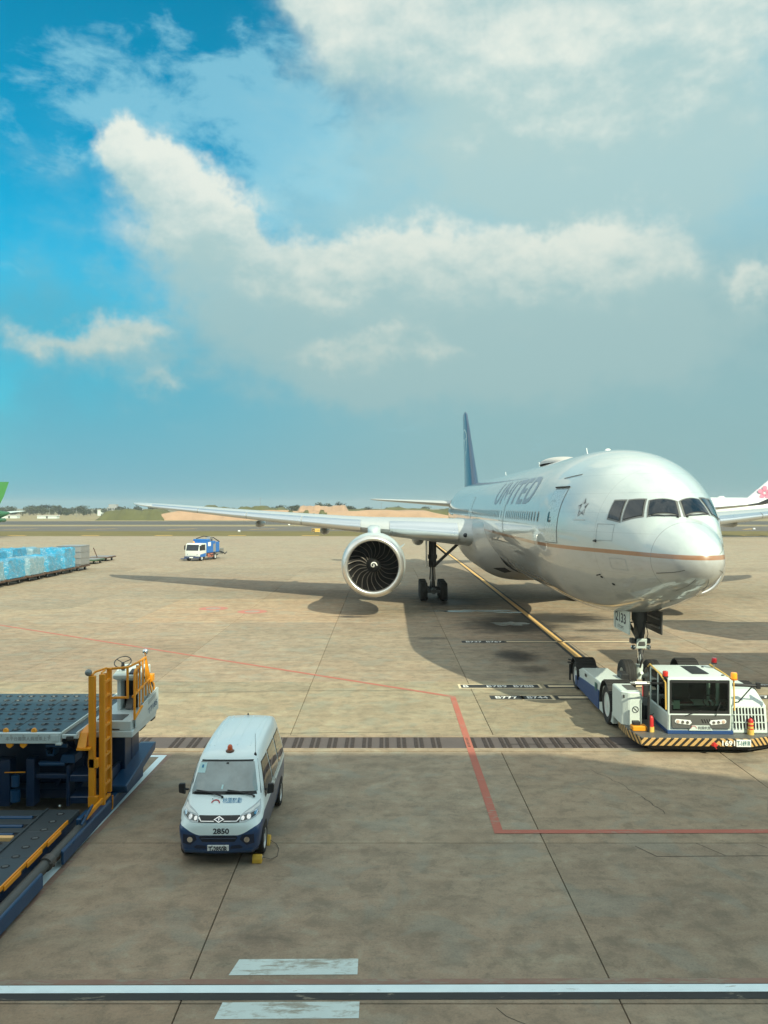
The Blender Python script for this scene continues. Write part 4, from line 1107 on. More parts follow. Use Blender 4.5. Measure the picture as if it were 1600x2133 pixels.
for x in (cx0 + .012, cx1 - .018):
    for a, b in ((cy0 + .08, cy0 + .92), (cy0 + .98, cy1 - .09)):
        MB().box(x, x + .006, a, b, 1.04, 1.93).build('side_window', glz, cab)
MB().box(cx0 + .06, cx1 - .06, cy1 - .03, cy1 - .02, 1.02, 1.93).build('rear_panel', black, cab)
# cab interior
MB().prism([(cy0 + 1.0, 1.0), (cy0 + 1.5, 1.0), (cy0 + 1.62, 1.75), (cy0 + 1.5, 1.78), (cy0 + 1.36, 1.12), (cy0 + 1.0, 1.1)], 'x', cx0 + .55, cx0 + 1.05).build('driver_seat', black, cab, bevel=.03)
MB().prism([(cy0 + .10, 1.0), (cy0 + .42, 1.0), (cy0 + .36, 1.17), (cy0 + .12, 1.12)], 'x', cx0 + .1, cx1 - .1).build('dashboard', black, cab, bevel=.02)
MB().tube([(cx1 - .42 + .17 * math.cos(a), cy0 + .5 + .06 * math.sin(a), 1.25 + .15 * math.sin(a)) for a in [2 * math.pi * i / 16 for i in range(16)]], .014, 6, True).tube([(cx1 - .42, cy0 + .5, 1.25), (cx1 - .42, cy0 + .3, 1.05)], .03, 6).build('steering_wheel', black, cab)
MB().box(cx0 + .16, cx0 + .33, cy0 + .026, cy0 + .032, 1.14, 1.37).build('permit_card', mat('permit_green', (.45, .62, .52), .7), cab)
MB().tube([(cx0 + .45, cy0 - .06, .97), (cx0 + .9, cy0 - .02, 1.12)], .012, 5).tube([(cx1 - .45, cy0 - .06, .97), (cx1 - .30, cy0 - .02, 1.35)], .012, 5).build('wiper', black, cab)
# grab rails and beacons
MB().tube([(cx0 - .05, cy0 + .02, 1.12), (cx0 - .06, cy0 + .02, 1.86), (cx0 - .05, cy0 + .5, 1.98), (cx0 - .02, cy1 - .1, 2.06), (cx0 - .02, cy1 + .1, 1.95)], .022, 8).build('grab_rail', printy, cab, smooth=40)
MB().tube([(cx1 + .10, cy0 + .05, 1.10), (cx1 + .08, cy0 + .05, 1.92), (cx1 + .02, cy0 + .5, 2.0), (cx1, cy1 - .1, 2.06)], .022, 8).build('grab_rail', printy, cab, smooth=40)
def beacon(c, r, h, m_, par):
    b_ = MB().lathe([(r * 1.05, 0), (r * 1.05, h * .22), (r * .9, h * .25)], c, 'z', 16, True).build('beacon', black if m_ is not amber else mat('beacon_base', (.7, .2, .02), .4), par, smooth=40)
    MB().lathe([(r, h * .22), (r, h * .85), (r * .85, h), (.001, h)], c, 'z', 16).build('beacon_lens', m_, b_, smooth=40)
beacon((cx0 - .04, cy0 + .1, 1.99), .075, .17, redl, cab)
beacon((cx1 - .02, cy1 - .5, 2.16), .075, .17, mat('dark_red_lens', (.30, .01, .015), .2, coat=.5), cab)
MB().tube([(cx1 - .02, cy1 - .5, 2.02), (cx1 - .02, cy1 - .5, 2.17)], .018, 6).build('beacon_stem', steel, cab)
beacon((cx1 + .09, cy0 + .06, 1.94), .085, .20, amber, cab)
# mirror arms
MB().tube([(cx1 + .06, cy0 + .08, 1.80), (cx1 + .70, cy0 - .02, 1.80)], .045, 8).tube([(cx1 + .70, cy0 - .02, 1.80), (cx1 + 1.15, cy0 - .1, 1.80)], .03, 8).tube([(cx1 + .1, cy0 + .05, 1.32), (cx1 + .2, cy0 + .03, 1.34), (cx1 + .55, cy0 - .02, 1.78)], .018, 6).box(cx1 + .66, cx1 + .76, cy0 - .07, cy0 + .03, 1.72, 1.88).build('mirror_arm', black, cab)
MB().box(cx1 + 1.15, cx1 + 1.19, cy0 - .25, cy0 + .02, 1.55, 2.0).build('mirror', black, cab, bevel=.02)
MB().tube([(cx0 - .02, cy0 + .15, 1.82), (cx0 - .55, cy0 + .1, 1.84)], .016, 6).tube([(cx0 - .02, cy0 + .3, 1.76), (cx0 - .55, cy0 + .1, 1.80)], .014, 6).build('mirror_arm', black, cab)
MB().box(cx0 - .66, cx0 - .50, cy0 + .04, cy0 + .14, 1.44, 1.80).build('mirror', black, cab, bevel=.03)
MB().box(cx0 - .672, cx0 - .66, cy0 + .06, cy0 + .12, 1.47, 1.76).build('mirror_marker', red, cab)
MB().tube([(cx0 - .48, cy0 + .15, .46), (cx0 - .48, cy0 + .15, 1.45)], .035, 8).build('mirror_post', black, cab)
MB().box(cx0 - .03, cx0 - .012, cy0 + .6, cy0 + .66, 1.15, 1.30).build('door_handle', black, cab)
# hood on the right with its slatted front
HX0, HX1 = .66, 1.62
hood = MB().prism([(.50, .46), (2.6, .46), (2.6, 1.5), (1.3, 1.5), (.62, 1.22)], 'x', HX0, HX1).build('engine_hood', white2, tug, bevel=.03)
mb = MB(); mb.prism([(.497, .62), (.50, .62), (.604, 1.14), (.600, 1.14)], 'x', HX0 + .05, HX1 - .05); mb.build('grille_opening', dark, hood)
bar = None
for k in range(10):
    x = HX0 + .08 + k * .088
    ob = MB().prism([(.47, .60), (.50, .60), (.605, 1.16), (.575, 1.16)], 'x', 0, .03).build('grille_bar', white2, hood) if bar is None else inst(bar, hood)
    bar = bar or ob; ob.location.x = x
for z in (.77, .97):
    yy = .485 + (z - .6) * .19
    MB().box(HX0 + .04, HX1 - .04, yy - .022, yy + .0, z - .012, z + .012).build('grille_crossbar', white2, hood)
# grille on the outer side
mb = MB()
for k in range(9): mb.box(HX1 - .002, HX1 + .012, .9 + k * .17, .98 + k * .17, .62, 1.12)
mb.build('side_louvre', dark, hood)
# battery box on the left
bx = MB().prism([(-2.17, 1.35), (-1.98, 1.18), (-1.62, 1.18), (-1.62, 2.35), (-2.17, 2.35)], 'z', .45, 1.42).build('battery_box', white2, tug, bevel=.03)
MB().box(-1.95, -1.66, 1.45, 2.1, 1.42, 1.435).build('lid_panel', greyp, bx)
MB().tube([(-1.80 + .085 * math.cos(a), 1.172, .93 + .085 * math.sin(a)) for a in [2 * math.pi * i / 20 for i in range(20)]], .010, 5, True).tube([(-1.86, 1.172, .99), (-1.74, 1.172, .87)], .009, 5).box(-1.825, -1.775, 1.174, 1.178, .92, .94).build('prohibition_sign', printb, bx)
MB().box(-2.12, -2.02, 1.268, 1.30, 1.24, 1.32).build('lid_latch', black, bx)
# left and right arms with wheels
for sd in (-1, 1):
    xo = 2.15 * sd; xi = 1.22 * sd; a, b = min(xo, xi), max(xo, xi)
    arm = MB().prism([(2.5, .16), (8.2, .16), (8.2, .62), (6.9, .98), (4.35, 1.06), (2.5, 1.06)], 'x', a + .03, b).build('side_arm', white2, tug, bevel=.02)
    MB().prism([(4.25, .18), (8.0, .18), (8.0, .50), (6.9, .62), (4.25, .78)], 'x', (a - .002 if sd < 0 else b - .01), (a + .03 if sd < 0 else b + .012)).build('arm_skirt', mat('tug_blue', (.018, .060, .185), .4, var=.1, dirt=.25), arm)
    MB().box((a - .008 if sd < 0 else b + .012), (a + .004 if sd < 0 else b + .02), 4.5, 4.75, .70, .95).build('side_vent', mat('vent_green', (.05, .14, .12), .5), arm)
    MB().box((a - .008 if sd < 0 else b + .012), (a + .004 if sd < 0 else b + .02), 6.1, 6.3, .82, .92).build('side_marker', black, arm)
    for yc, r_ in ((3.15, .60), (8.0, .50)):
        wheel(tug, (xo - sd * .20, yc, r_), r_, .42, r_ * .62, mat('tug_rim', (.60, .60, .58), .45))
        fr = r_ + .10; P0 = [(yc - math.cos(t) * fr, r_ + math.sin(t) * fr) for t in [math.pi * (-.02 + 1.06 * i / 14) for i in range(15)]]
        P1 = [(yc - math.cos(t) * (fr + .035), r_ + math.sin(t) * (fr + .035)) for t in [math.pi * (-.02 + 1.06 * i / 14) for i in range(15)]][::-1]
        fd = MB()
        n = len(P0); xa, xb = (a - .06, b - .25) if sd < 0 else (a + .25, b + .06)
        for i in range(n - 1): fd.prism([P0[i], P0[i + 1], P1[n - 2 - i], P1[n - 1 - i]], 'x', xa, xb)
        for i in range(1, n - 1, 1):
            t = math.pi * (-.02 + 1.06 * i / 14)
            fd.tube([(xa + .02, yc - math.cos(t) * (fr + .04), r_ + math.sin(t) * (fr + .04)), (xb - .02, yc - math.cos(t) * (fr + .04), r_ + math.sin(t) * (fr + .04))], .018, 5)
        fd.build('fender', rubber, tug)
MB().box(-1.25, 1.25, 2.2, 4.6, .25, .55).box(-1.25, 1.25, 2.2, 3.2, .55, .8).build('chassis', black, tug)
MB().box(-.75, .75, 4.7, 5.4, .20, .40).box(-.75, -.62, 5.2, 7.3, .2, .36).box(.62, .75, 5.2, 7.3, .2, .36).build('wheel_cradle', gearm, tug, bevel=.02)
MB().tube([(-.75, 5.55, .75), (.75, 5.55, .75)], .07, 8).tube([(-.6, 5.55, .75), (-1.2, 5.3, .8)], .05, 8).tube([(.6, 5.55, .75), (1.2, 5.3, .8)], .05, 8).build('clamp_bar', steel, tug)
MB().box(-1.30, -1.05, 4.7, 5.3, .95, 1.22).box(-1.2, -1.0, 5.3, 5.5, .9, 1.1).build('clamp_motor', black, tug, bevel=.03)
MB().tube([(-2.22, 8.2, 1.02), (-2.34, 8.3, 1.02)], .03, 6).tube([(-2.22, 8.2, .92), (-2.36, 8.3, .92)], .03, 6).box(-2.26, -2.2, 8.55, 8.6, .2, .8).build('rear_bumper', black, tug)
MB().box(-2.02, -1.62, .62, .92, .462, .60).build('tool_box', orange, tug, bevel=.02)
MB().box(-1.98, -1.78, .72, .9, .60, .70).build('tool_box', black, tug, bevel=.01)

def extinguisher(label, x, y, z, base):
    p = tug.matrix_basis if False else None
    c, s = math.cos(TA), math.sin(TA)
    t = thing('fire_extinguisher', label, 'fire extinguisher', (TX + x * c - y * s, TY + x * s + y * c, z), TA, 'fire extinguishers on the tow tractor')
    MB().lathe([(.001, 0), (.085, 0), (.085, .14), (.001, .14)], (0, 0, 0), 'z', 16).build('holder', printy, t, smooth=40)
    MB().lathe([(.07, .14), (.07, .38), (.05, .43), (.025, .45), (.001, .45)], (0, 0, 0), 'z', 16).build('cylinder_body', red, t, smooth=40)
    if base: MB().lathe([(.072, .17), (.072, .23)], (0, 0, 0), 'z', 16).lathe([(.072, .28), (.072, .33)], (0, 0, 0), 'z', 16).build('yellow_band', printy, t, smooth=40)
    MB().box(-.03, .03, -.02, .02, .45, .48).tube([(0, 0, .46), (.07, -.03, .50)], .012, 5).tube([(.02, -.03, .46), (.08, -.06, .40), (.085, -.05, .22)], .011, 5).build('valve', black, t)
    return t
extinguisher('red fire extinguisher in a yellow holder beside the battery box of the tractor', -1.52, .62, .462, False)
extinguisher('red and yellow banded fire extinguisher on the right end of the striped bumper', 1.12, .42, .462, True)

# ------------------------------------------------------------------ minivan
VX, VY = -3.085, 15.2
van = thing('minivan', 'small white and blue service van with amber beacon parked in the shade', 'van', (VX, VY, 0), .004)
def vanpaint():
    m = bpy.data.materials.new('van_two_tone'); m.use_nodes = True
    t = m.node_tree; t.nodes.clear(); q = NT(t)
    p = q.n('ShaderNodeBsdfPrincipled'); o = q.n('ShaderNodeOutputMaterial'); t.links.new(p.outputs[0], o.inputs[0])
    c = q.n('ShaderNodeTexCoord').outputs['Object']; x, y, z = q.sep(c)
    ax = q.m('ABSOLUTE', x)
    front = q.m('ADD', .575, q.m('MULTIPLY', q.ss(ax, .33, .78), .17))
    side = q.m('ADD', .84, q.m('MULTIPLY', y, .015))
    lim = q.m('ADD', q.m('MULTIPLY', front, q.m('SUBTRACT', 1, q.ss(y, .22, .55))), q.m('MULTIPLY', side, q.ss(y, .22, .55)))
    n = q.noise(c, 4, 6, .7)
    wht = q.mix(q.m('MULTIPLY', q.ss(n, .5, .8), .12), (.80, .91, .92), (.56, .62, .62))
    q.put(p.inputs['Base Color'], q.mix(q.m('LESS_THAN', z, lim), wht, (.012, .048, .14))); p.inputs['Roughness'].default_value = .35
    p.inputs['Coat Weight'].default_value = .5; p.inputs['Coat Roughness'].default_value = .05
    return m
vp = vanpaint()
# stations: y, roof z, half width at sill, at belt, at top, belt z
VS = [(.00, .74, .58, .60, .50), (.03, .80, .66, .69, .58), (.08, .85, .705, .74, .62), (.16, .905, .74, .765, .655), (.28, .97, .755, .775, .67), (.42, 1.05, .76, .78, .675), (.56, 1.13, .765, .782, .675),
      (.60, 1.175, .765, .783, .672), (.98, 1.69, .77, .785, .60), (1.06, 1.755, .77, .786, .59), (1.25, 1.80, .77, .786, .585), (1.7, 1.85, .77, .786, .585), (2.4, 1.885, .77, .786, .59), (3.2, 1.885, .77, .785, .59), (3.7, 1.86, .765, .78, .58), (3.86, 1.80, .755, .77, .56), (3.95, 1.62, .74, .755, .54), (4.0, 1.2, .72, .735, .60), (4.02, .8, .70, .715, .6)]
def vsec(y, zt_, wl, wb, wt):
    zb = .25; bz = min(.92, zt_ - .14)
    if y < .3: bz = min(bz, .70)
    P = [(0, zb), (wl * .86, zb), (wl * .97, zb + .05), (wl, zb + .16), (wb, (zb + bz) * .5 + .1), (wb, bz)]
    for k in (.3, .6, .85): P.append((wb + (wt - wb) * k ** 1.25, bz + (zt_ - .07 - bz) * k))
    P += [(wt - .02, zt_ - .055), (wt - .075, zt_ - .018), (wt * .72, zt_ - .004), (wt * .35, zt_ + .008), (0, zt_ + .01)]
    return P
rr = []
for st in VS:
    P = vsec(*st); y = st[0]
    rr.append([Vector((x, y, z)) for x, z in P] + [Vector((-x, y, z)) for x, z in P[-2:0:-1]])
body = MB().rings(rr).build('body', vp, van, smooth=38)
vb = bvh_of(body)
front = lambda p: (p[0], -1.0, p[1])
rside = lambda p: (1.6, p[0], p[1])
lside = lambda p: (-1.6, p[0], p[1])
top = lambda p: (p[0], p[1], 3.0)
fw, rw, lw, dn = (0, 1, 0), (-1, 0, 0), (1, 0, 0), (0, 0, -1)
# windscreen with its black band
gsk = decal('windscreen', vb, poly([(-.70, 1.135), (.70, 1.135), (.575, 1.685), (-.575, 1.685)]), black, van, fw, front, .004, .12)
decal('windscreen_glass', vb, poly([(-.635, 1.185), (.635, 1.185), (.525, 1.652), (-.525, 1.652)]), vanglass, gsk, fw, front, .010, .12)
decal('permit_card', vb, poly([(-.57, 1.47), (-.42, 1.47), (-.40, 1.635), (-.53, 1.635)]), paper, gsk, fw, front, .013, .1)
decal('permit_mark', vb, poly([(-.50, 1.55), (-.46, 1.55), (-.455, 1.60), (-.49, 1.60)]), printblue, gsk, fw, front, .015, .1)
decal('permit_card', vb, poly([(-.075, 1.215), (-.035, 1.215), (-.025, 1.285), (-.06, 1.285)]), paper, gsk, fw, front, .013, .1)
decal('mirror_patch', vb, poly([(-.02, 1.61), (.03, 1.61), (.03, 1.64), (-.02, 1.64)]), black, gsk, fw, front, .014, .1)
for xa, xb, sg in ((-.02, -.58, 1), (.58, .02, 1)):
    mb = MB()
    def on(x, z, l):
        h = vb.ray_cast(Vector((x, -1, z)), Vector((0, 1, 0))); return h[0] + h[1] * l
    mb.tube([on(xa, 1.105, .03), on((xa + xb) / 2, 1.16, .04), on(xb, 1.17, .03)], .014, 6)
    mb.tube([on(xa - .1, 1.15, .035), on(xb + .04, 1.195, .035)], .010, 5)
    mb.build('wiper', black, van, smooth=40)
    MB().ball(on(xa, 1.10, .02), .025, 8).build('wiper_pivot', black, van)
# head lights
hlm = mat('headlight_lens', (.50, .55, .57), .12, var=.35, scale=9, coat=1.0)
hld = mat('headlight_inner', (.10, .11, .11), .2, metal=.6, var=.4, scale=20)
for sg in (-1, 1):
    h1 = decal('headlight', vb, poly([(sg * x, z) for x, z in ((.385, .80), (.40, .90), (.50, .955), (.62, 1.01), (.70, 1.055), (.735, .94), (.725, .865), (.60, .83), (.50, .80))]), hlm, van, fw, front, .008, .06)
    decal('lamp_reflector', vb, poly([(sg * x, z) for x, z in ((.405, .815), (.41, .885), (.55, .91), (.68, .935), (.70, .885), (.58, .845))]), hld, h1, fw, front, .012, .06)
    for cx_, cz_, r_ in ((.44, .855, .030), (.545, .872, .036), (.655, .905, .030)):
        decal('lamp_lens', vb, poly([(sg * cx_ + r_ * math.cos(2 * math.pi * i / 12), cz_ + r_ * math.sin(2 * math.pi * i / 12)) for i in range(12)]), chrome, h1, fw, front, .016, .06)
    decal('lamp_strip', vb, poly([(sg * x, z) for x, z in ((.43, .905), (.60, .975), (.69, 1.02), (.70, .975), (.56, .925))]), plate_white, h1, fw, front, .013, .06)
    # fog light
    f1 = decal('fog_light', vb, poly([(sg * x, z) for x, z in ((.40, .50), (.44, .585), (.66, .60), (.665, .43), (.52, .40))]), mat('fog_recess', (.01, .018, .045), .5), van, fw, front, .006, .06)
    decal('lamp_lens', vb, poly([(sg * .53 + .052 * math.cos(2 * math.pi * i / 14), .50 + .052 * math.sin(2 * math.pi * i / 14)) for i in range(14)]), chrome, f1, fw, front, .012, .06)
    f2 = decal('lower_intake', vb, poly([(sg * x, z) for x, z in ((.22, .33), (.24, .385), (.40, .40), (.46, .36), (.42, .335))]), mat('fog_recess', (.01, .018, .045), .5), van, fw, front, .005, .06)
gr = decal('grille', vb, poly([(-.385, .80), (.385, .80), (.385, .895), (-.385, .895)]), black, van, fw, front, .007, .06)
decal('grille_chrome', vb, poly([(-.385, .868), (-.37, .868), (-.33, .822), (-.09, .822), (-.09, .812), (-.335, .812), (-.385, .855)]), chrome, gr, fw, front, .012, .05)
decal('grille_chrome', vb, poly([(.385, .868), (.37, .868), (.33, .822), (.09, .822), (.09, .812), (.335, .812), (.385, .855)]), chrome, gr, fw, front, .012, .05)
em = decal('emblem', vb, poly([(-.10, .84), (0, .798), (.10, .84), (0, .884)]), chrome, gr, fw, front, .016, .05)
decal('emblem_inner', vb, poly([(-.068, .84), (0, .812), (.068, .84), (0, .870)]), navy, em, fw, front, .020, .05)
decal('emblem_bar', vb, poly([(-.012, .84), (0, .815), (.012, .84), (0, .866)]), chrome, em, fw, front, .023, .05)
decal('air_intake', vb, poly([(-.33, .565), (.33, .565), (.36, .535), (.30, .455), (-.30, .455), (-.36, .535)]), mat('intake_dark', (.012, .016, .03), .6), van, fw, front, .006, .06)
MB().box(-.33, .33, -.012, .02, .505, .525).build('intake_bar', navy, van, bevel=.005)
decal('fleet_number', vb, text_geo('2850', .105, .30, .03), printb, van, fw, lambda p: (p[0] + .05, -1, .60 + p[1]), .006, .04)
bpl = MB().box(-.20, .20, -.035, -.015, .265, .405).build('number_plate', plate_white, van, bevel=.006)
frame_text('plate_lettering', 'T-2850R', .10, (0, -.035, .282), (1, 0, 0), (0, 0, 1), printb, bpl, width=.35, bold=.035, lift=.003)
for x in (-.11, .11): MB().box(x - .015, x + .015, -.038, -.034, .385, .395).build('plate_screw', black, bpl)
# hood lettering and emblem
decal('operator_name', vb, text_geo('桃園航勤', .065, .36, .0), printblue, van, fw, lambda p: (p[0] + .18, -1, 1.035 + p[1]), .006, .04)
arc = [(-.13 + .085 * math.cos(a), 1.035 + .045 * math.sin(a)) for a in [math.pi * i / 10 for i in range(11)]] + [(-.13 + .062 * math.cos(a), 1.035 + .030 * math.sin(a)) for a in [math.pi * i / 10 for i in range(10, -1, -1)]]
decal('round_emblem', vb, (arc, [(i, i + 1, 20 - i, 21 - i) for i in range(10)]), printred, van, fw, front, .006, .04)
for x in (-.2, .2):
    h = vb.ray_cast(Vector((x, -1, 1.085)), Vector((0, 1, 0))); MB().ball(h[0], .013, 6).build('washer_jet', black, van)
# bumper lip
MB().tube([(-.70, .16, .30), (-.62, .02, .285), (0, -.02, .275), (.62, .02, .285), (.70, .16, .30)], .035, 8).build('bumper_lip', navy, van, smooth=40)
# sides
for sg, to3, f_ in ((1, rside, rw), (-1, lside, lw)):
    for nm, P, gm_ in (('door_window', ((.80, 1.02), (1.75, 1.04), (1.75, 1.58), (1.14, 1.58)), glass), ('side_window', ((1.86, 1.04), (2.72, 1.05), (2.72, 1.60), (1.86, 1.59)), None), ('rear_side_window', ((2.84, 1.05), (3.70, 1.06), (3.58, 1.60), (2.84, 1.60)), None)):
        ctr = (sum(p[0] for p in P) / 4, sum(p[1] for p in P) / 4)
        w_ = decal(nm, vb, poly([(ctr[0] + (p[0] - ctr[0]) * 1.05, ctr[1] + (p[1] - ctr[1]) * 1.06) for p in P]), black, van, f_, to3, .004, .12)
        decal('window_pane', vb, poly(list(P)), gm_ or mat('tinted_glass', (.03, .03, .028), .04, coat=.8, spec=.8), w_, f_, to3, .009, .12)
    for ln in (((.74, .40), (.74, .95)), ((1.80, .40), (1.80, 1.66)), ((2.78, .40), (2.78, 1.66)), ((1.85, .985), (3.8, 1.0))):
        (a, b), (c_, d_) = ln; e = .006
        decal('door_seam', vb, poly([(a - e, b - e), (c_ + e, d_ - e), (c_ + e, d_ + e), (a - e, b + e)]), black, van, f_, to3, .003, .1)
    for y in (1.62, 1.92): decal('door_handle', vb, poly([(y, .93), (y + .13, .935), (y + .13, .97), (y, .965)]), black, van, f_, to3, .02, .08)
    # wheel arches
    for yc in (.62, 3.14):
        decal('wheel_arch', vb, poly([(yc + .36 * math.cos(a), .27 + .36 * math.sin(a)) for a in [math.pi * i / 14 for i in range(15)]]), dark, van, f_, to3, .006, .08)
        wheel(van, (sg * .70, yc, .275), .275, .185, .19, rim)
    # mirror
    MB().tube([(sg * .76, .86, 1.14), (sg * .83, .80, 1.16)], .022, 6).build('mirror_arm', black, van)
    MB().prism([(sg * .80, 1.07), (sg * .925, 1.10), (sg * .935, 1.25), (sg * .915, 1.28), (sg * .81, 1.28)], 'y', .76, .84).build('mirror', black, van, bevel=.02, seg=2)
decal('rear_window', vb, poly([(-.50, 1.15), (.50, 1.15), (.44, 1.62), (-.44, 1.62)]), glass, van, (0, -1, 0), lambda p: (p[0], 6, p[1]), .006, .12)
# roof ribs, aerial, beacon
for x in (-.46, -.36, -.10, .10, .36, .46):
    P = [vb.ray_cast(Vector((x, y, 3)), Vector((0, 0, -1)))[0] for y in (1.45, 2.0, 2.6, 3.2, 3.65)]
    MB().tube(P, .013, 6).build('roof_rib', vp, van, smooth=60)
h = vb.ray_cast(Vector((.52, 1.1, 3)), Vector((0, 0, -1)))[0]
MB().lathe([(.03, -.01), (.022, .03), (.008, .05), (.004, .06), (.003, .42)], h, 'z', 8).build('aerial', black, van)
h = vb.ray_cast(Vector((-.05, 3.72, 3)), Vector((0, 0, -1)))[0]; MB().lathe([(.02, -.01), (.014, .04), (.002, .055)], h, 'z', 8).build('aerial', black, van)
h = vb.ray_cast(Vector((0, 1.18, 3)), Vector((0, 0, -1)))[0]
bb = MB().lathe([(.085, -.02), (.085, .015), (.06, .03)], h, 'z', 16).build('beacon', mat('beacon_brown', (.16, .07, .04), .5), van, smooth=40)
MB().lathe([(.055, .02), (.05, .09), (.03, .125), (.001, .135)], h, 'z', 16).build('beacon_lens', mat('beacon_orange', (.62, .10, .02), .25, coat=.4), bb, smooth=50)

# wheel chocks with their rope
def chock(label, x, y, rz):
    t = thing('wheel_chock', label, 'wheel chock', (x, y, 0), rz, 'yellow chocks at the van front wheel')
    MB().prism([(-.12, 0), (.12, 0), (.10, .04), (-.03, .15), (-.09, .15), (-.12, .08)], 'y', -.09, .09).build('wedge', yellow, t, bevel=.012)
    MB().lathe([(.012, -.10), (.035, -.10), (.035, -.085), (.012, -.085)], (-.02, 0, .08), 'y', 10).build('eyelet', steel, t)
    return t
chock('yellow wedge chock in front of the van front wheel', VX + .70, VY + .22, R(90))
chock('yellow wedge chock behind the van front wheel', VX + .74, VY + 1.02, R(-90))
tag(MB().tube([(VX + .78, VY + .22, .08), (VX + .95, VY + .24, .03), (VX + 1.04, VY + .42, .012), (VX + 1.03, VY + .75, .012), (VX + .96, VY + .95, .02), (VX + .83, VY + 1.0, .08)], .006, 6).build('rope', mat('chock_rope', (.16, .14, .12), .9), None, smooth=60), 'thin rope joining the two yellow chocks beside the van wheel', 'rope')

# ------------------------------------------------------------------ cargo loader at the left edge of the frame
ld = thing('cargo_loader', 'blue aircraft cargo loader with roller decks, orange ladder and operator stand', 'cargo loader', (0, 0, 0))
DX0, DX1 = -10.2, -6.50        # deck, left edge outside the frame
UZ = 1.90; UY0, UY1 = 17.3, 20.95
# upper deck plates with caster pockets
colw = (DX1 - .34 - DX0) / 3
pl_src = None
rows = [17.32, 18.22, 19.12, 20.02, 20.92]
ud = MB().box(DX0, DX1 - .34, UY0, UY1, UZ - .16, UZ - .03).build('upper_deck', gearm, ld)
for i in range(3):
    for j in range(4):
        if pl_src is None:
            ob = MB().box(.008, colw - .008, .008, .892, -.03, .0).build('deck_plate', deckm, ud, bevel=.006); pl_src = ob
        else: ob = inst(pl_src, ud)
        ob.location = (DX0 + i * colw, rows[j], UZ + .002 * ((i + j) % 2))
cas_src = None
pocket = mat('caster_pocket', (.012, .012, .013), .7)
def caster_mb():
    mb = MB(); n = 14
    mb.add([(.085 * math.cos(2 * math.pi * k / n), .085 * math.sin(2 * math.pi * k / n), .0035) for k in range(n)], [tuple(range(n))], 0)
    R_ = .058; rings_ = []
    for a in [math.pi * k / 8 for k in range(9)]:
        rings_.append([(x - .012, -R_ * math.cos(a), R_ * math.sin(a) * .40 + .003) for x in (-.03, .03)])
    mb.rings(rings_, False, False, 1, True)
    mb.add([(-.042, -R_ * math.cos(math.pi * k / 8), R_ * math.sin(math.pi * k / 8) * .40 + .003) for k in range(9)], [tuple(range(9))], 1)
    mb.add([(.018, -R_ * math.cos(math.pi * k / 8), R_ * math.sin(math.pi * k / 8) * .40 + .003) for k in range(9)], [tuple(range(9))[::-1]], 1)
    return mb
caster_steel = mat('caster_steel', (.10, .115, .12), .55, metal=.4, var=.3, dirt=.5)
for j in range(8):
    for i in range(12):
        x = DX1 - .55 - i * .285 - (.14 if j % 2 else 0); y = 17.55 + j * .44
        if x < -9.9: continue
        if cas_src is None: cas_src = caster_mb().build('caster', [pocket, caster_steel], ud, fix=False, smooth=30); ob = cas_src
        else: ob = inst(cas_src, ud)
        ob.location = (x, y, UZ + .002); ob.rotation_euler = (0, 0, rnd.uniform(-.5, .5))
# front bar with its warning text, side rail
bar = MB().box(DX0, DX1 - .32, UY0 - .10, UY0 - .005, UZ - .20, UZ + .02).build('front_bar', skirt, ld, bevel=.008)
frame_text('warning_text', '本平台嚴禁人員搭乘上下', .085, (DX1 - 1.0, UY0 - .10, UZ - .135), (1, 0, 0), (0, 0, 1), mat('faded_print', (.24, .25, .25), .7), bar, width=.95)
MB().box(DX1 - .50, DX1 - .36, UY0 - .115, UY0 - .10, UZ - .15, UZ - .02).box(DX1 - .42, DX1 - .30, UY0 - .12, UY0 - .02, UZ - .23, UZ - .19).build('bar_end', skirt, bar, bevel=.004)
for x in (-8.06, -7.86, -7.60, -7.28, -7.05, -6.92):
    MB().lathe([(.016, -.006), (.012, -.012), (.001, -.012)], (x, UY0 - .10, UZ - .03), 'y', 8).build('bolt', steel, bar)
for x in (-8.02, -7.42):
    MB().prism([(x - .055, UZ), (x + .055, UZ), (x + .055, UZ + .055), (x + .02, UZ + .10), (x - .03, UZ + .10), (x - .055, UZ + .06)], 'y', UY0 - .02, UY0 + .05).build('load_stop', orange, ld, bevel=.012)
for x in (-7.90, -7.61):
    MB().prism([(x - .075, UZ - .205), (x + .075, UZ - .205), (x + .06, UZ - .26), (x + .01, UZ - .30), (x - .01, UZ - .30), (x - .065, UZ - .26)], 'y', UY0 - .09, UY0 - .03).build('guide_tab', orange, ld, bevel=.006)
sr = MB().box(DX1 - .33, DX1 - .30, UY0, UY1, UZ - .06, UZ + .03).build('side_rail', white2, ld)
MB().box(DX1 - .30, DX1 - .02, UY0 + .05, UY1, UZ - .10, UZ - .04).build('side_strip', deckm, sr)
MB().box(DX1 - .02, DX1 + .02, UY0 - .02, 18.6, UZ - .12, UZ + .02).box(DX1 - .30, DX1, UY0 - .08, UY0 - .02, UZ - .10, UZ - .02).build('rail_edge', skirt, sr, bevel=.005)
MB().tube([(DX1 - .20, UY0 - .05, UZ - .10), (DX1 - .05, UY0 - .05, UZ - .10)], .06, 12).build('rail_roller', rubber, sr, smooth=40)
MB().prism([(UY0 - .1, UZ - .30), (UY0 + .1, UZ - .02), (UY0 + .5, UZ + .05), (UY0 + .5, UZ - .3)], 'x', DX1 + .02, DX1 + .20).build('ladder_bracket', orange, sr, bevel=.01)
MB().box(DX1 + .02, DX1 + .30, UY0 - .12, UY0 + .1, UZ - .34, UZ - .30).build('ladder_bracket', orange, sr)
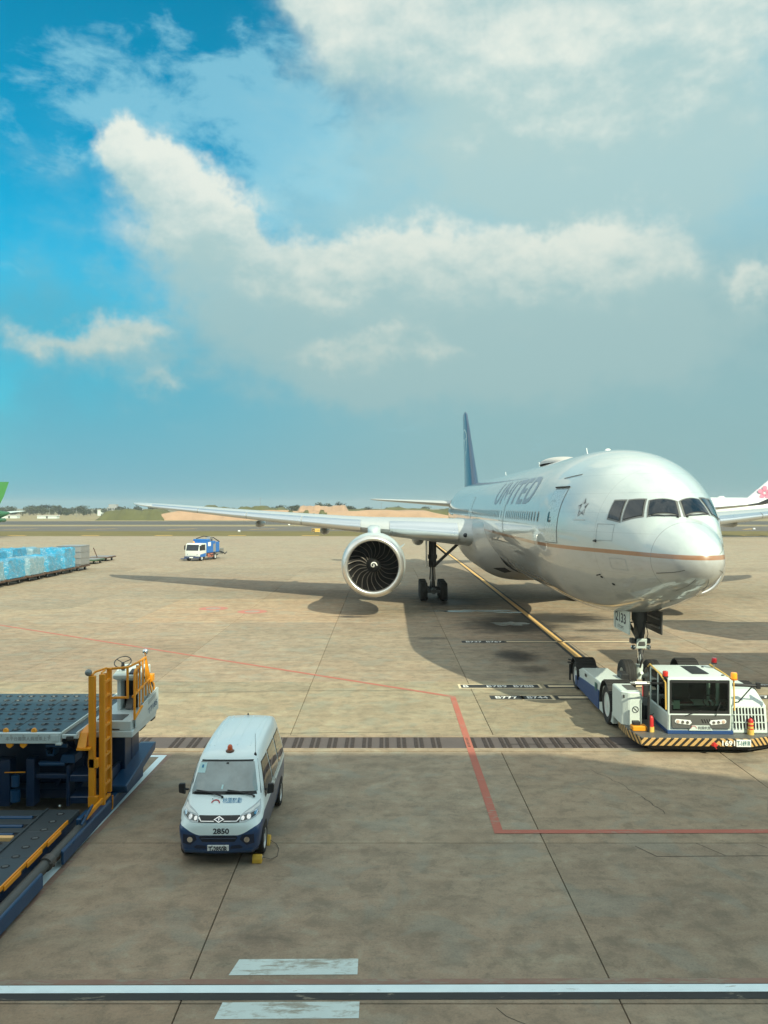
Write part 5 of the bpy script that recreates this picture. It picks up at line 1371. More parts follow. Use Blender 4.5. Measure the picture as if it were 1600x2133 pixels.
# ladder parallel to the deck side
LX = -6.02
lad = MB().box(LX - .06, LX + .06, 17.40, 17.49, .32, 3.12).build('ladder', orange, ld, bevel=.012)
MB().box(LX - .05, LX + .05, 17.85, 17.93, .45, 3.16).build('ladder_stile', orange, lad, bevel=.012)
MB().box(LX - .25, LX - .12, 17.30, 17.42, .55, 3.10).box(LX - .26, LX - .05, 17.30, 17.42, 1.15, 1.35).box(LX - .26, LX - .05, 17.30, 17.42, .32, .55).build('ladder_post', orange, lad, bevel=.01)
MB().box(LX - .04, LX + .03, 17.62, 17.66, .5, 3.1).build('ladder_stile', orange, lad)
rg = None
for k in range(9):
    z = .40 + k * .315
    if rg is None: ob = MB().box(LX - .03, LX + .04, 17.48, 17.87, -.030, .030).build('rung', orange, lad, bevel=.006); rg = ob
    else: ob = inst(rg, lad)
    ob.location.z = z
MB().tube([(LX - .20, 17.36, 3.10), (LX - .16, 17.45, 3.16), (LX, 17.66, 3.20), (LX, 17.89, 3.14)], .025, 6).tube([(LX, 17.45, 3.1), (LX - .02, 17.46, 3.14), (LX, 17.6, 3.17)], .022, 6).build('top_rail', orange, lad, smooth=40)
MB().tube([(LX - .2, 17.36, .34), (LX - .2, 17.36, -.12 + .2)], .02, 6).tube([(LX + .1, 17.8, .4), (LX + .1, 17.8, .12), (LX - .2, 17.36, .06)], .018, 6).build('ladder_foot', orange, lad)
MB().ball((LX - .26, 17.34, 3.17), .075, 14).tube([(LX - .22, 17.36, 3.06), (LX - .25, 17.35, 3.14)], .02, 6).build('work_lamp', mat('lamp_grey', (.22, .24, .24), .3, metal=.5), lad, smooth=50)
# operator stand
PX0, PX1 = -6.46, -5.56; PY0, PY1 = 17.95, 19.75; PZ = 1.98
opn = MB().prism([(PX0, PY0), (PX1 + .0, PY0), (PX1 + .0, PY0 + .0), (PX1, PY1), (PX0, PY1)][:2] + [(PX1, PY1), (PX0, PY1)], 'z', PZ - .22, PZ).build('operator_stand', skirt, ld, bevel=.015)
MB().prism([(PY0 - .02, PZ - .36), (PY1 + .0, PZ - .36), (PY1 + .15, PZ - .2), (PY1 + .15, PZ - .05), (PY0 - .02, PZ - .22)], 'x', PX0, PX1 + .03).build('stand_skirt', skirt, opn, bevel=.015)
MB().box(PX0 + .12, PX1 - .22, PY0 + .08, PY0 + .55, PZ, PZ + .012).build('step_tread', greyp, opn)
MB().box(PX0 + .2, PX1 - .25, PY0 - .024, PY0 - .02, PZ - .19, PZ - .165).build('step_marking', black, opn)
MB().prism([(PY0 + .15, PZ), (PY0 + .75, PZ + .20), (PY1 + .05, PZ + .34), (PY1 + .15, PZ + .32), (PY1 + .15, PZ - .2), (PY0 + .15, PZ - .2)], 'x', PX1 + .035, PX1 + .06).build('side_panel', skirt, opn)
MB().prism([(PY0 + 1.1, PZ + .20), (PY1 - .1, PZ + .26), (PY1 - .1, PZ + .16), (PY0 + 1.1, PZ + .10)], 'x', PX1 + .06, PX1 + .068).build('side_groove', mat('groove_grey', (.38, .42, .42), .5), opn)
frame_text('stand_number', 'T7185', .14, (PX1 + .062, PY0 + 1.45, PZ - .10), (0, 1, 0.1), (0, -.1, 1), mat('faded_blue_print', (.12, .18, .26), .6), opn, width=.75, bold=.02)
MB().tube([(PX1 - .1, PY0 + .9, PZ - .40), (PX1 - .1, PY0 + 1.25, PZ - .40)], .07, 10).build('under_cylinder', black, opn, smooth=40)
MB().box(PX1 - .2, PX1, PY1 - .2, PY1 + .1, PZ - .42, PZ - .34).build('under_box', black, opn, smooth=40)
# console
con = MB().box(PX0 + .28, PX0 + .36, PY0 + .95, PY0 + 1.7, PZ, PZ + .72).build('console', skirt, opn, bevel=.008)
MB().box(PX1 - .14, PX1 - .06, PY0 + .95, PY0 + 1.7, PZ, PZ + .74).build('console_side', skirt, con, bevel=.008)
MB().box(PX0 + .36, PX1 - .14, PY0 + 1.25, PY0 + 1.7, PZ + .0, PZ + .72).build('console_recess', dark, con)
MB().prism([(PY0 + .82, PZ + .76), (PY0 + .80, PZ + .84), (PY0 + 1.2, PZ + .93), (PY0 + 1.7, PZ + .93), (PY0 + 1.7, PZ + .70), (PY0 + 1.1, PZ + .66)], 'x', PX0 + .22, PX1 - .06).build('console_top', white2, con, bevel=.015)
MB().prism([(PY0 + .84, PZ + .86), (PY0 + 1.12, PZ + .915), (PY0 + 1.12, PZ + .935), (PY0 + .84, PZ + .88)], 'x', PX0 + .58, PX1 - .12).build('switch_panel', printb, con)
MB().prism([(PY0 + .98, PZ + .02), (PY0 + 1.2, PZ + .05), (PY0 + 1.22, PZ + .3), (PY0 + 1.05, PZ + .12)], 'x', PX0 + .45, PX0 + .62).build('pedal', gearm, con, bevel=.01)
wc = Vector((PX0 + .38, PY0 + 1.05, PZ + 1.10)); tilt = .55
ring = [wc + Vector((.19 * math.cos(a), .19 * math.sin(a) * math.cos(tilt), .19 * math.sin(a) * math.sin(tilt))) for a in [2 * math.pi * i / 28 for i in range(28)]]
sw = MB().tube(ring, .012, 6, True).build('steering_wheel', black, con, smooth=50)
mb = MB()
for a in (R(150), R(30), R(270)): mb.tube([wc + Vector((0, 0, -.02)), wc + Vector((.19 * math.cos(a), .19 * math.sin(a) * math.cos(tilt), .19 * math.sin(a) * math.sin(tilt)))], .010, 5)
mb.tube([wc + Vector((0, 0, -.01)), wc + Vector((0, .03, -.18))], [.035, .045], 8).build('steering_column', black, sw)
# rails
def rail(pts, r_=.028): return MB().tube(pts, r_, 8).build('guard_rail', orange, opn, smooth=45)
rail([(LX, 17.90, 3.14), (-5.64, 17.95, 3.16), (-5.54, 18.35, 3.19), (-5.54, 18.95, 3.20), (-5.54, 19.3, 2.62), (-5.54, 19.6, 2.45), (-5.54, 19.7, 2.1)])
rail([(LX, 17.90, 2.50), (-5.64, 17.95, 2.50)])
rail([(-5.64, 17.95, 3.16), (-5.64, 17.95, 2.48)])
rail([(-5.5, 18.0, 2.0), (-5.5, 18.0, 3.02), (-5.5, 18.06, 3.08), (-5.5, 18.45, 3.12)])
rail([(-5.54, 18.0, 2.5), (-5.54, 18.9, 2.60), (-5.54, 19.3, 2.64)])
rail([(-5.5, 18.0, 2.02), (-5.48, 18.5, 2.18)])
for y, z0, z1 in ((18.3, 2.5, 3.18), (18.5, 2.15, 3.2), (18.75, 2.2, 3.22), (18.98, 2.3, 3.26)): rail([(-5.54, y, z0), (-5.54, y, z1 - .04)], .02)
rail([(-5.54, 18.95, 3.19), (-5.54, 19.5, 2.2)], .02); rail([(-5.54, 19.25, 2.3), (-5.54, 19.0, 3.1)], .018)
MB().tube([(-5.6, 19.2, 2.9), (-5.52, 19.5, 2.4)], .018, 6).build('control_lever', gearm, opn)
MB().tube([(-5.54, 18.95, 3.19), (-5.54, 18.95, 3.27)], .015, 6).ball((-5.54, 18.95, 3.33), .07, 16).build('round_mirror', chrome, opn, smooth=60)
MB().box(-5.62, -5.48, 19.3, 19.5, 2.55, 2.72).build('control_box', orange, opn, bevel=.01)
# chassis under the upper deck
ch = MB().box(DX0, -6.75, 17.9, 21.2, .30, .50).box(DX0, -6.75, 18.3, 18.45, .5, 1.6).box(DX0, -6.75, 20.6, 20.8, .3, 1.72).build('chassis', navy, ld, bevel=.02)
for x0, x1, z1 in ((-8.5, -8.0, 1.28), (-7.66, -7.48, 1.30), (-6.80, -6.72, 1.15)):
    MB().box(x0, x1, 17.45, 17.75, .28, z1).build('upright', navy, ch, bevel=.015)
for z0, z1, xa in ((.86, .96, -7.48), (1.17, 1.23, -7.42)):
    MB().box(xa, -6.80, 17.5, 17.62, z0, z1).build('cross_beam', navy, ch, bevel=.015)
MB().tube([(-7.38, 17.5, 1.18), (-6.85, 17.5, 1.18)], .045, 10).build('hydraulic_ram', blue, ch, smooth=40)
MB().tube([(-7.2, 17.4, 1.60), (-6.75, 17.4, 1.60)], .04, 10).build('hydraulic_ram', blue, ch, smooth=40)
MB().prism([(-7.24, 1.50), (-7.21, 1.36), (-7.07, 1.36), (-7.04, 1.52), (-7.07, 1.52), (-7.09, 1.40), (-7.19, 1.40), (-7.21, 1.5)], 'y', 17.45, 17.75).build('bracket', blue, ch)
MB().prism([(-6.95, 1.20), (-6.90, 1.38), (-6.62, 1.38), (-6.62, 1.20)], 'y', 17.48, 17.9).build('bracket', blue, ch, bevel=.01)
MB().tube([(-7.88, 17.45, .72), (-7.88, 17.45, .95)], .08, 12).tube([(-7.88, 17.45, .40), (-7.88, 17.45, .64)], .1, 12).build('valve_block', blue, ch, smooth=40)
MB().tube([(-8.1, 17.42, 1.02), (-7.66, 17.42, 1.03)], .012, 6).build('hose', orange, ch)
for z in (.92, .46): MB().prism([(17.40, z - .1), (17.9, z - .1), (17.9, z + .1), (17.40, z + .05)], 'x', -6.70, -6.30).build('mount_box', navy, ch, bevel=.015)
MB().prism([(17.6, 1.7), (18.3, 1.1), (18.45, 1.1), (17.9, 1.75)], 'x', -6.9, -6.75).prism([(19.2, 1.7), (20.4, .6), (20.6, .6), (19.5, 1.72)], 'x', -6.9, -6.75).prism([(19.3, .55), (20.5, 1.7), (20.7, 1.7), (19.5, .55)], 'x', -7.05, -6.92).build('scissor_arm', navy, ch, bevel=.01)
MB().box(-6.72, -6.0, 18.9, 19.9, .4, 1.55).build('engine_cover', navy, ch, bevel=.02)
MB().box(-6.05, -5.99, 19.4, 19.95, .5, 1.72).build('upright', navy, ch, bevel=.01)
MB().prism([(18.2, .30), (20.4, .62), (20.5, .80), (20.3, .82), (18.1, .5)], 'x', -6.1, -5.72).build('wing_plate', blue, ch, bevel=.02)
MB().box(-6.16, -6.10, 18.0, 18.9, .35, .8).build('side_box', navy, ch)
MB().box(-6.098, -6.092, 18.05, 18.3, .55, .78).build('warning_label', printy, ch)
MB().box(-6.091, -6.088, 18.09, 18.26, .59, .74).build('label_print', printb, ch)
wheel(ch, (-6.45, 20.6, .42), .42, .34, .24)
MB().ball((-6.95, 17.5, .28), .028, 8).build('grease_cap', plate_white, ch)
MB().prism([(17.9, .30), (18.4, .85), (18.48, .85), (18.0, .30)], 'x', -7.3, -7.22).build('lever', navy, ch)
# lower platform towards the camera
LZ = .50; LY0, LY1 = 7.4, 16.7
low = MB().box(DX0, -6.22, LY0, LY1, LZ - .34, LZ - .10).build('lower_platform', navy, ld)
strip_src = None
y = LY1
for k in range(8):
    if strip_src is None: ob = MB().box(-6.88, -6.23, -1.14, 0, -.10, 0).build('deck_plate', deckm, low, bevel=.006); strip_src = ob
    else: ob = inst(strip_src, low)
    ob.location = (0, y, LZ); y -= 1.15
MB().box(-6.90, -6.86, LY0, LY1, LZ, LZ + .035).build('guide_rail', deckm, low, bevel=.006)
y = LY1 - .25
hole = None
def roller_mb():
    mb = MB(); n = 16
    mb.add([(.078 * math.cos(2 * math.pi * k / n), .078 * math.sin(2 * math.pi * k / n), .003) for k in range(n)], [tuple(range(n))], 0)
    mb.tube([(-.045, 0, -.012), (.045, 0, -.012)], .034, 10, m=1)
    return mb
while y > LY0:
    if hole is None: hole = roller_mb().build('roller', [pocket, caster_steel], low, fix=False, smooth=40); ob = hole
    else: ob = inst(hole, low)
    ob.location = (-6.52, y, LZ); ob.rotation_euler = (0, 0, rnd.uniform(.2, .5)); y -= .40
# middle of the platform: cross rollers in slots, yellow bar, near casters
slot = None
for k, y in enumerate((16.3, 15.85, 15.45)):
    MB().box(DX0, -6.92, y - .10, y + .10, LZ - .09, LZ - .03).build('roller_slot', pocket, low)
    MB().tube([(DX0, y, LZ - .03), (-7.02, y, LZ - .03)], .05, 10).build('drive_roller', blue, low, smooth=40)
for a, b in ((16.40, 16.68), (15.95, 16.20), (15.55, 15.75), (15.28, 15.35)):
    MB().box(DX0, -6.92, a, b, LZ - .10, LZ - .004).build('deck_plate', deckm, low, bevel=.006)
MB().box(DX0, -6.92, 15.16, 15.27, LZ - .06, LZ + .05).build('yellow_stop', mat('pale_orange', (.80, .48, .20), .5, var=.08), low, bevel=.008)
for k in range(5):
    y1 = 15.12 - k * 1.3
    MB().box(DX0, -6.92, y1 - 1.28, y1, LZ - .10, LZ - .004).build('deck_plate', deckm, low, bevel=.006)
    for a in range(6):
        for b in range(3):
            ob = inst(cas_src, low, (-7.1 - a * .3 - (.15 if b % 2 else 0), y1 - .12 - b * .42, LZ - .003), (0, 0, rnd.uniform(-.5, .5)))
# edge rail, tube and skid guards
mb = MB()
mb.box(-6.215, -6.19, LY0, 16.0, LZ - .02, LZ + .05)
er = mb.build('edge_rail', orange, low)
y = 15.6; pad = None
while y > LY0:
    if pad is None: pad = MB().box(-6.19, -6.165, -.62, 0, LZ - .06, LZ + .03).build('rail_pad', orange, er, bevel=.01); ob = pad
    else: ob = inst(pad, er)
    ob.location.y = y; y -= .86
MB().tube([(-6.06, LY0, .30), (-6.06, 14.62, .30)], .095, 14).tube([(-6.06, 14.7, .30), (-6.06, 16.4, .30)], .085, 14).build('buffer_tube', mat('buffer_grey', (.075, .08, .078), .6, var=.2), low, smooth=40)
MB().tube([(-6.05, 14.56, .30), (-6.05, 14.76, .30)], .13, 14).tube([(-5.95, 14.55, .34), (-5.92, 14.65, .26), (-5.97, 14.75, .2)], .02, 6).build('tube_joint', gearm, low, smooth=40)
MB().box(-6.12, -6.02, 16.2, 16.7, .30, .5).prism([(16.05, .45), (16.6, .62), (16.7, .62), (16.7, .55), (16.1, .38)], 'x', -5.98, -5.94).build('hinge_block', blue, low, bevel=.02)
MB().prism([(16.35, .42), (17.3, .44), (17.3, .52), (16.35, .50)], 'x', -6.0, -5.95).build('end_plate', orange, low)
for a, b in ((15.1, 20.1), (7.2, 14.2)):
    MB().prism([(-5.98, .06), (-5.93, .06), (-5.93, .30), (-5.96, .33), (-6.05, .33), (-6.05, .29), (-5.98, .28)], 'y', a, b).build('skid_guard', blue, ld, bevel=.012)

# ------------------------------------------------------------------ wrapped freight on dollies
def wrapmat(name, col, k):
    m = bpy.data.materials.new(name); m.use_nodes = True
    t = m.node_tree; t.nodes.clear(); q = NT(t)
    p = q.n('ShaderNodeBsdfPrincipled'); o = q.n('ShaderNodeOutputMaterial'); t.links.new(p.outputs[0], o.inputs[0])
    c = q.n('ShaderNodeTexCoord').outputs['Object']
    n = q.noise(c, 1.6, 6, .7, .8); n2 = q.noise(q.v('MULTIPLY', c, (2, 2, 6)), 2.0, 6, .7, 1.0)
    col1 = q.mix(q.ss(n, .38, .66), col, tuple(.55 * v + .3 * k for v in col))
    q.put(p.inputs['Base Color'], q.mix(q.m('MULTIPLY', q.ss(n2, .54, .66), .85), col1, (.72, .82, .86)))
    p.inputs['Roughness'].default_value = .28; p.inputs['Coat Weight'].default_value = .6; p.inputs['Coat Roughness'].default_value = .1
    b = q.n('ShaderNodeBump'); b.inputs['Strength'].default_value = .8; b.inputs['Distance'].default_value = .12
    q.put(b.inputs['Height'], q.m('ADD', n2, n)); q.put(p.inputs['Normal'], b.outputs[0])
    return m
wrapb = wrapmat('blue_film', (.015, .37, .64), .30); wrapc = wrapmat('clear_film', (.16, .36, .46), .7); boxg = mat('container_grey', (.30, .30, .30), .45, metal=.3, var=.15, dirt=.3)
wood = mat('dolly_brown', (.10, .055, .035), .7, var=.3); dgreen = mat('dolly_green', (.05, .10, .05), .6, var=.3)
def make_dolly(label, group, frame_mat, loc, ln=3.2, wd=2.5):
    d = thing('cargo_dolly', label, 'cargo dolly', loc, 0, group)
    MB().box(-wd / 2, wd / 2, -ln / 2, ln / 2, .38, .52).box(-.1, .1, -ln / 2 - .1, ln / 2, .28, .38).build('frame', frame_mat, d, bevel=.02)
    mb = MB()
    for k in range(7): mb.tube([(-wd / 2 + .1, -ln / 2 + .2 + k * (ln - .4) / 6, .54), (wd / 2 - .1, -ln / 2 + .2 + k * (ln - .4) / 6, .54)], .04, 6)
    mb.build('rollers', steel, d)
    for x in (-.85, .85):
        for y in (-1.05, 1.05): wheel(d, (x, y, .2), .2, .16, .1, name='wheel', n=16)
    return d
def make_load(m, seed, sx, sy, sz, sag):
    r_ = random.Random(seed); mb = MB(); n = 7; b = bmesh.new()
    bmesh.ops.create_cube(b, size=1); bmesh.ops.subdivide_edges(b, edges=b.edges, cuts=n, use_grid_fill=True)
    for v in b.verts:
        x, y, z = v.co
        k = 1 - sag * max(0, z + .1) ** 2 * 1.2
        j = lambda: r_.uniform(-.06, .06)
        v.co = (x * sx * k + j(), y * sy * k + j(), (z + .5) * sz * (1 - .06 * r_.random() * (z > .4)) + (j() if z > -.4 else 0))
    b.verts.index_update()
    mb.add([v.co for v in b.verts], [[v.index for v in f.verts] for f in b.faces]); b.free()
    return mb
LOADS = [  # x, y, film, size, label
    (-32.7, 66.2, wrapc, (2.35, 3.1, 1.62), 'clear film wrapped freight stack nearest the camera in the front dolly row'),
    (-32.7, 70.1, wrapb, (2.35, 3.1, 1.60), 'crumpled bright blue wrapped freight stack second in the front dolly row'),
    (-32.6, 74.0, wrapc, (2.35, 3.1, 1.55), 'low clear wrapped freight stack in the middle of the front dolly row'),
    (-32.6, 77.9, wrapb, (2.35, 2.9, 1.55), 'lower blue wrapped freight stack before the tall blue box'),
    (-32.6, 81.6, wrapb, (2.40, 2.6, 2.02), 'tall square blue wrapped box beside the grey container'),
    (-36.6, 71.0, wrapb, (2.35, 3.1, 1.95), 'blue wrapped freight stack nearest the camera in the rear dolly row'),
    (-36.6, 75.2, wrapb, (2.35, 3.1, 2.0), 'sagging blue wrapped freight stack in the rear dolly row'),
    (-36.6, 79.4, wrapb, (2.35, 3.1, 2.05), 'tallest blue wrapped freight stack in the rear dolly row'),
    (-36.6, 84.0, wrapc, (2.35, 3.1, 1.9), 'whitish clear wrapped freight stack behind the tall blue box'),
]
for i, (x, y, m, sz, lb) in enumerate(LOADS):
    make_dolly(lb.replace('wrapped freight stack', 'loaded freight dolly under the stack').replace('wrapped box', 'loaded dolly under the box') if False else
               ('brown dolly under the ' + ' '.join(lb.split()[:12])), 'loaded cargo dollies', wood, (x, y, 0))
    ob = make_load(m, i, *sz, .10 if sz[2] < 1.8 else .04).build('wrapped_freight', m, None, smooth=60)
    ob.location = (x, y, .585); tag(ob, lb, 'freight', 'film wrapped freight on dollies')
make_dolly('brown dolly under the grey metal container at the end of the row', 'loaded cargo dollies', wood, (-32.6, 85.6, 0))
ct = thing('air_container', 'grey metal cargo container on the last dolly of the front row', 'container', (-32.6, 85.6, .585))
MB().prism([(-1.25, 0), (1.25, 0), (1.25, 2.05), (-1.05, 2.05), (-1.25, 1.8)], 'y', -1.3, 1.3).build('shell', boxg, ct, bevel=.03)
mb = MB()
for z in (.1, .7, 1.35, 1.95): mb.box(-1.27, 1.27, -1.315, -1.29, z, z + .07).box(1.25, 1.27, -1.3, 1.3, z, z + .07)
mb.build('ribs', steel, ct)
d1 = make_dolly('empty green dolly just beyond the grey container', 'empty cargo dollies', dgreen, (-34.6, 96.0, 0))
d2 = make_dolly('empty brown dolly with its tow bar raised at the row end', 'empty cargo dollies', wood, (-34.9, 101.0, 0))
MB().tube([(0, -1.6, .45), (-.35, -2.0, 1.7)], .06, 6).build('tow_bar', wood, d2)

# ------------------------------------------------------------------ hydrant service truck
ft = thing('service_truck', 'small white cab blue bodied fuel hydrant truck facing the camera on the apron', 'truck', (-23.5, 100.2, 0), -.30)
twhite = mat('truck_white', (.66, .68, .64), .35, var=.05, coat=.3)
cabt = MB().prism([(-.1, .55), (1.65, .55), (1.65, 2.15), (.35, 2.18), (.12, 2.05), (-.1, 1.25)], 'x', -.98, .98).build('cab', twhite, ft, bevel=.06, seg=2, smooth=40)
MB().prism([(-.115, 1.28), (-.105, 1.28), (.115, 2.0), (.105, 2.0)], 'x', -.84, .84).build('windscreen', glass, cabt)
for sd in (-1, 1):
    MB().prism([(.15, 1.28), (1.35, 1.28), (1.35, 2.0), (.38, 2.0)], 'x', sd * .98, sd * .985).build('door_window', glass, cabt)
    MB().prism([(.1, .5), (1.5, .5), (1.5, .95), (.1, .8)], 'x', sd * .985, sd * .995).build('door_stripe', mat('truck_blue', (.015, .13, .42), .35, var=.15, dirt=.2), cabt)
    MB().box(sd * 1.08 - .06, sd * 1.08 + .06, -.05, .05, 1.35, 1.9).tube([(sd * .95, 0, 1.9), (sd * 1.08, 0, 1.8)], .02, 5).build('mirror', black, cabt)
    MB().lathe([(.11, -.02), (.11, .02), (.001, -.03)], (sd * .68, -.10, .80), 'y', 12).build('headlight', chrome, cabt)
MB().box(-1.0, 1.0, -.32, -.1, .35, .58).box(-1.25, -.6, -.75, -.3, .28, .36).build('bumper', mat('bumper_navy', (.05, .07, .14), .5), ft, bevel=.02)
MB().box(-.25, .25, -.34, -.325, .38, .52).build('number_plate', plate_white, ft)
tblue = mat('truck_blue', (.015, .13, .42), .35, var=.15, dirt=.2)
bd = MB().box(-1.0, 1.0, 1.8, 3.9, .9, 2.35).box(-1.02, 1.02, 1.85, 2.5, 2.35, 2.62).box(-.6, .9, 4.0, 5.1, .9, 2.2).build('body', tblue, ft, bevel=.04)
MB().box(1.0, 1.012, 2.0, 2.7, 1.75, 2.25).build('notice_panel', plate_white, bd)
MB().box(1.0, 1.02, 3.3, 3.85, 1.0, 2.0).box(.2, .95, 3.95, 4.05, 1.0, 2.2).build('hose_locker', boxg, bd)
MB().lathe([(.45, -.25), (.45, .25), (.18, .25), (.18, -.25)], (.65, 3.0, 2.45), 'x', 16).build('hose_reel', steel, bd, smooth=40)
MB().tube([(-.9, 2.4, 2.65), (-.3, 3.2, 2.95), (.5, 4.2, 2.75), (.9, 5.1, 2.2)], .06, 8).tube([(.9, 5.1, 1.0), (1.1, 5.9, .75), (.9, 6.5, .55), (1.0, 6.9, .8)], .06, 8).tube([(1.02, 2.0, .9), (1.15, 2.7, .6), (1.1, 3.3, .8)], .05, 8).build('hose', black, bd, smooth=50)
MB().box(.95, 1.1, 1.9, 3.2, .35, .85).build('pump_valves', mat('valve_red', (.35, .12, .08), .5, var=.5, scale=8), ft, bevel=.05)
MB().box(-.9, .9, 4.0, 6.2, .6, .85).box(-.8, .8, 5.0, 6.4, .85, 1.3).build('rear_deck', steel, ft)
MB().box(-.45, .45, -.1, 5.6, .45, .62).build('chassis', black, ft)
for y in (.55, 3.9):
    for sd in (-1, 1): wheel(ft, (sd * .85, y, .40), .40, .28, .24)
MB().lathe([(.09, 0), (.09, .12), (.05, .18), (.001, .18)], (-.3, .8, 2.2), 'z', 12).build('beacon', amber, cabt)

# ------------------------------------------------------------------ other airliners
# green tail at the left edge
ga = thing('airliner', 'distant airliner at the left edge showing its green tail fin with a white disc', 'airliner', (-94.0, 175, 0), R(80))
# local: y towards its nose (picture left), x across
grn = mat('tail_green', (.05, .22, .05), .35, coat=.3); dgr = mat('tail_dark_green', (.02, .11, .05), .35, coat=.3)
def simple_fuselage(par, m, r_, zc, tail, nose, name='fuselage'):
    """along local y, nose at +"""
    P = [(-tail, .25, zc + r_ * .55), (-tail * .8, r_ * .55, zc + r_ * .35), (-tail * .55, r_ * .88, zc + r_ * .1), (-tail * .35, r_, zc), (nose * .75, r_, zc), (nose * .88, r_ * .85, zc - .1), (nose * .96, r_ * .55, zc - .4), (nose, .1, zc - .6)]
    return MB().rings([[Vector((k * math.cos(a), y, z + k * math.sin(a))) for a in [2 * math.pi * i / 24 for i in range(24)]] for y, k, z in P]).build(name, m, par, smooth=60)
def foil_loft(sts, m, par, name, axis='x'):
    rr = []
    for l, le, ch, z, t in sts:      # leading edge towards +y
        rr.append([Vector((l, le - u * ch, z + v * t * ch)) if axis == 'x' else Vector((v * t * ch, le - u * ch, z)) for u, v in SYM])
    return MB().rings(rr).build(name, m, par, smooth=50)
simple_fuselage(ga, dgr, 1.98, 4.2, 15, 28)
gf = foil_loft([(0, -5.5, 6.6, 5.8, .1), (0, -9.2, 4.6, 8.8, .1), (0, -12.4, 2.6, 11.9, .09)], grn, ga, 'fin', 'z')
for sd in (-1, 1):
    MB().lathe([(.001, 0), (1.0, 0)], (sd * .30, -10.0, 8.6), 'x', 24).build('tail_disc', printw, gf, fix=False)
    foil_loft([(sd * .5, -9.5, 4.0, 5.2, .1), (sd * 6.2, -13.0, 1.8, 5.7, .09)], white2, ga, 'tailplane')
    foil_loft([(sd * 1.5, 9, 7, 3.4, .12), (sd * 17, -1.5, 1.8, 4.9, .1)], wingm, ga, 'wing')
MB().box(-1.1, 1.1, -14, -4, 3.4, 4.2).build('tail_band', dgr, ga, bevel=.4)
# white airliner with the flower on the right
wa = thing('airliner', 'white airliner behind the nose with a pink flower painted on its tail fin', 'airliner', (58, 176, 0), R(88))
wwh = mat('far_white', (.60, .62, .62), .35, var=.03, coat=.4)
simple_fuselage(wa, wwh, 2.98, 5.7, 36, 34)
MB().lathe([(.001, .35), (.5, .32), (.75, .15), (.8, 0)], (0, -14.5, 8.6), 'z', 14).build('satcom_dome', wwh, wa, smooth=60)
wf = foil_loft([(0, -19.2, 11.0, 7.9, .1), (0, -25.5, 8.0, 13.2, .1), (0, -31.2, 4.4, 17.8, .09)], mat('tail_lilac', (.58, .58, .62), .35, var=.05, coat=.4), wa, 'fin', 'z')
for sd in (-1, 1):
    fl = MB()
    for k in range(5):
        a = math.radians(90 + 72 * k); cx_, cz_ = 0.92 * math.cos(a), 0.92 * math.sin(a)
        pts = []
        for j in range(10):
            b = 2 * math.pi * j / 10; rr_ = .68 * (1 - .22 * max(0, math.cos(b)) ** 12)
            px_, pz_ = rr_ * math.cos(b), .72 * rr_ * math.sin(b)
            pts.append((sd * .60, -23.5 + cx_ + px_ * math.cos(a) - pz_ * math.sin(a), 9.65 + cz_ + px_ * math.sin(a) + pz_ * math.cos(a)))
        fl.add(pts, [tuple(range(10))], 0)
    pf = fl.build('flower_petals', mat('flower_pink', (.62, .22, .32), .5, var=.35, scale=1.2), wf, fix=False)
    st = MB()
    for k in range(10):
        a = 2 * math.pi * k / 10; st.add([(sd * .61, -23.5 + .58 * math.cos(a) + .10 * math.cos(b), 9.65 + .58 * math.sin(a) + .10 * math.sin(b)) for b in (0, 1.6, 3.1, 4.7)], [(0, 1, 2, 3)])
    st.build('flower_stamens', mat('flower_dark', (.30, .06, .12), .5), pf, fix=False)
    foil_loft([(sd * 1, -27, 7.0, 7.0, .1), (sd * 9.8, -33, 2.4, 7.8, .09)], wwh, wa, 'tailplane')
    wgx = foil_loft([(sd * 2.5, 9, 11.5, 4.9, .12), (sd * 10, 3.5, 7.5, 5.5, .11), (sd * 22, -5, 4.2, 6.5, .1), (sd * 27.5, -9, 2.8, 7.0, .09)], wingm, wa, 'wing')
    wl = MB().rings([[Vector((sd * l + v * .12 * ch * abs(math.sin(tw)), le - u * ch, z + v * .1 * ch * math.cos(tw))) for u, v in SYM] for l, le, ch, z, tw in ((27.5, -9, 2.8, 7.0, 0), (29, -10.2, 2.2, 7.3, .3), (30.3, -11.5, 1.7, 8.1, .8), (31.0, -12.8, 1.0, 9.4, 1.3))]).build('winglet', mat('winglet_dark', (.06, .08, .12), .4), wgx, smooth=50)
    MB().lathe([(1.5, .3), (1.75, 0), (1.8, -1.5), (1.4, -4)], (sd * 9.5, 9.0, 3.0), 'y', 24, True).build('engine', wwh, wa, smooth=50)

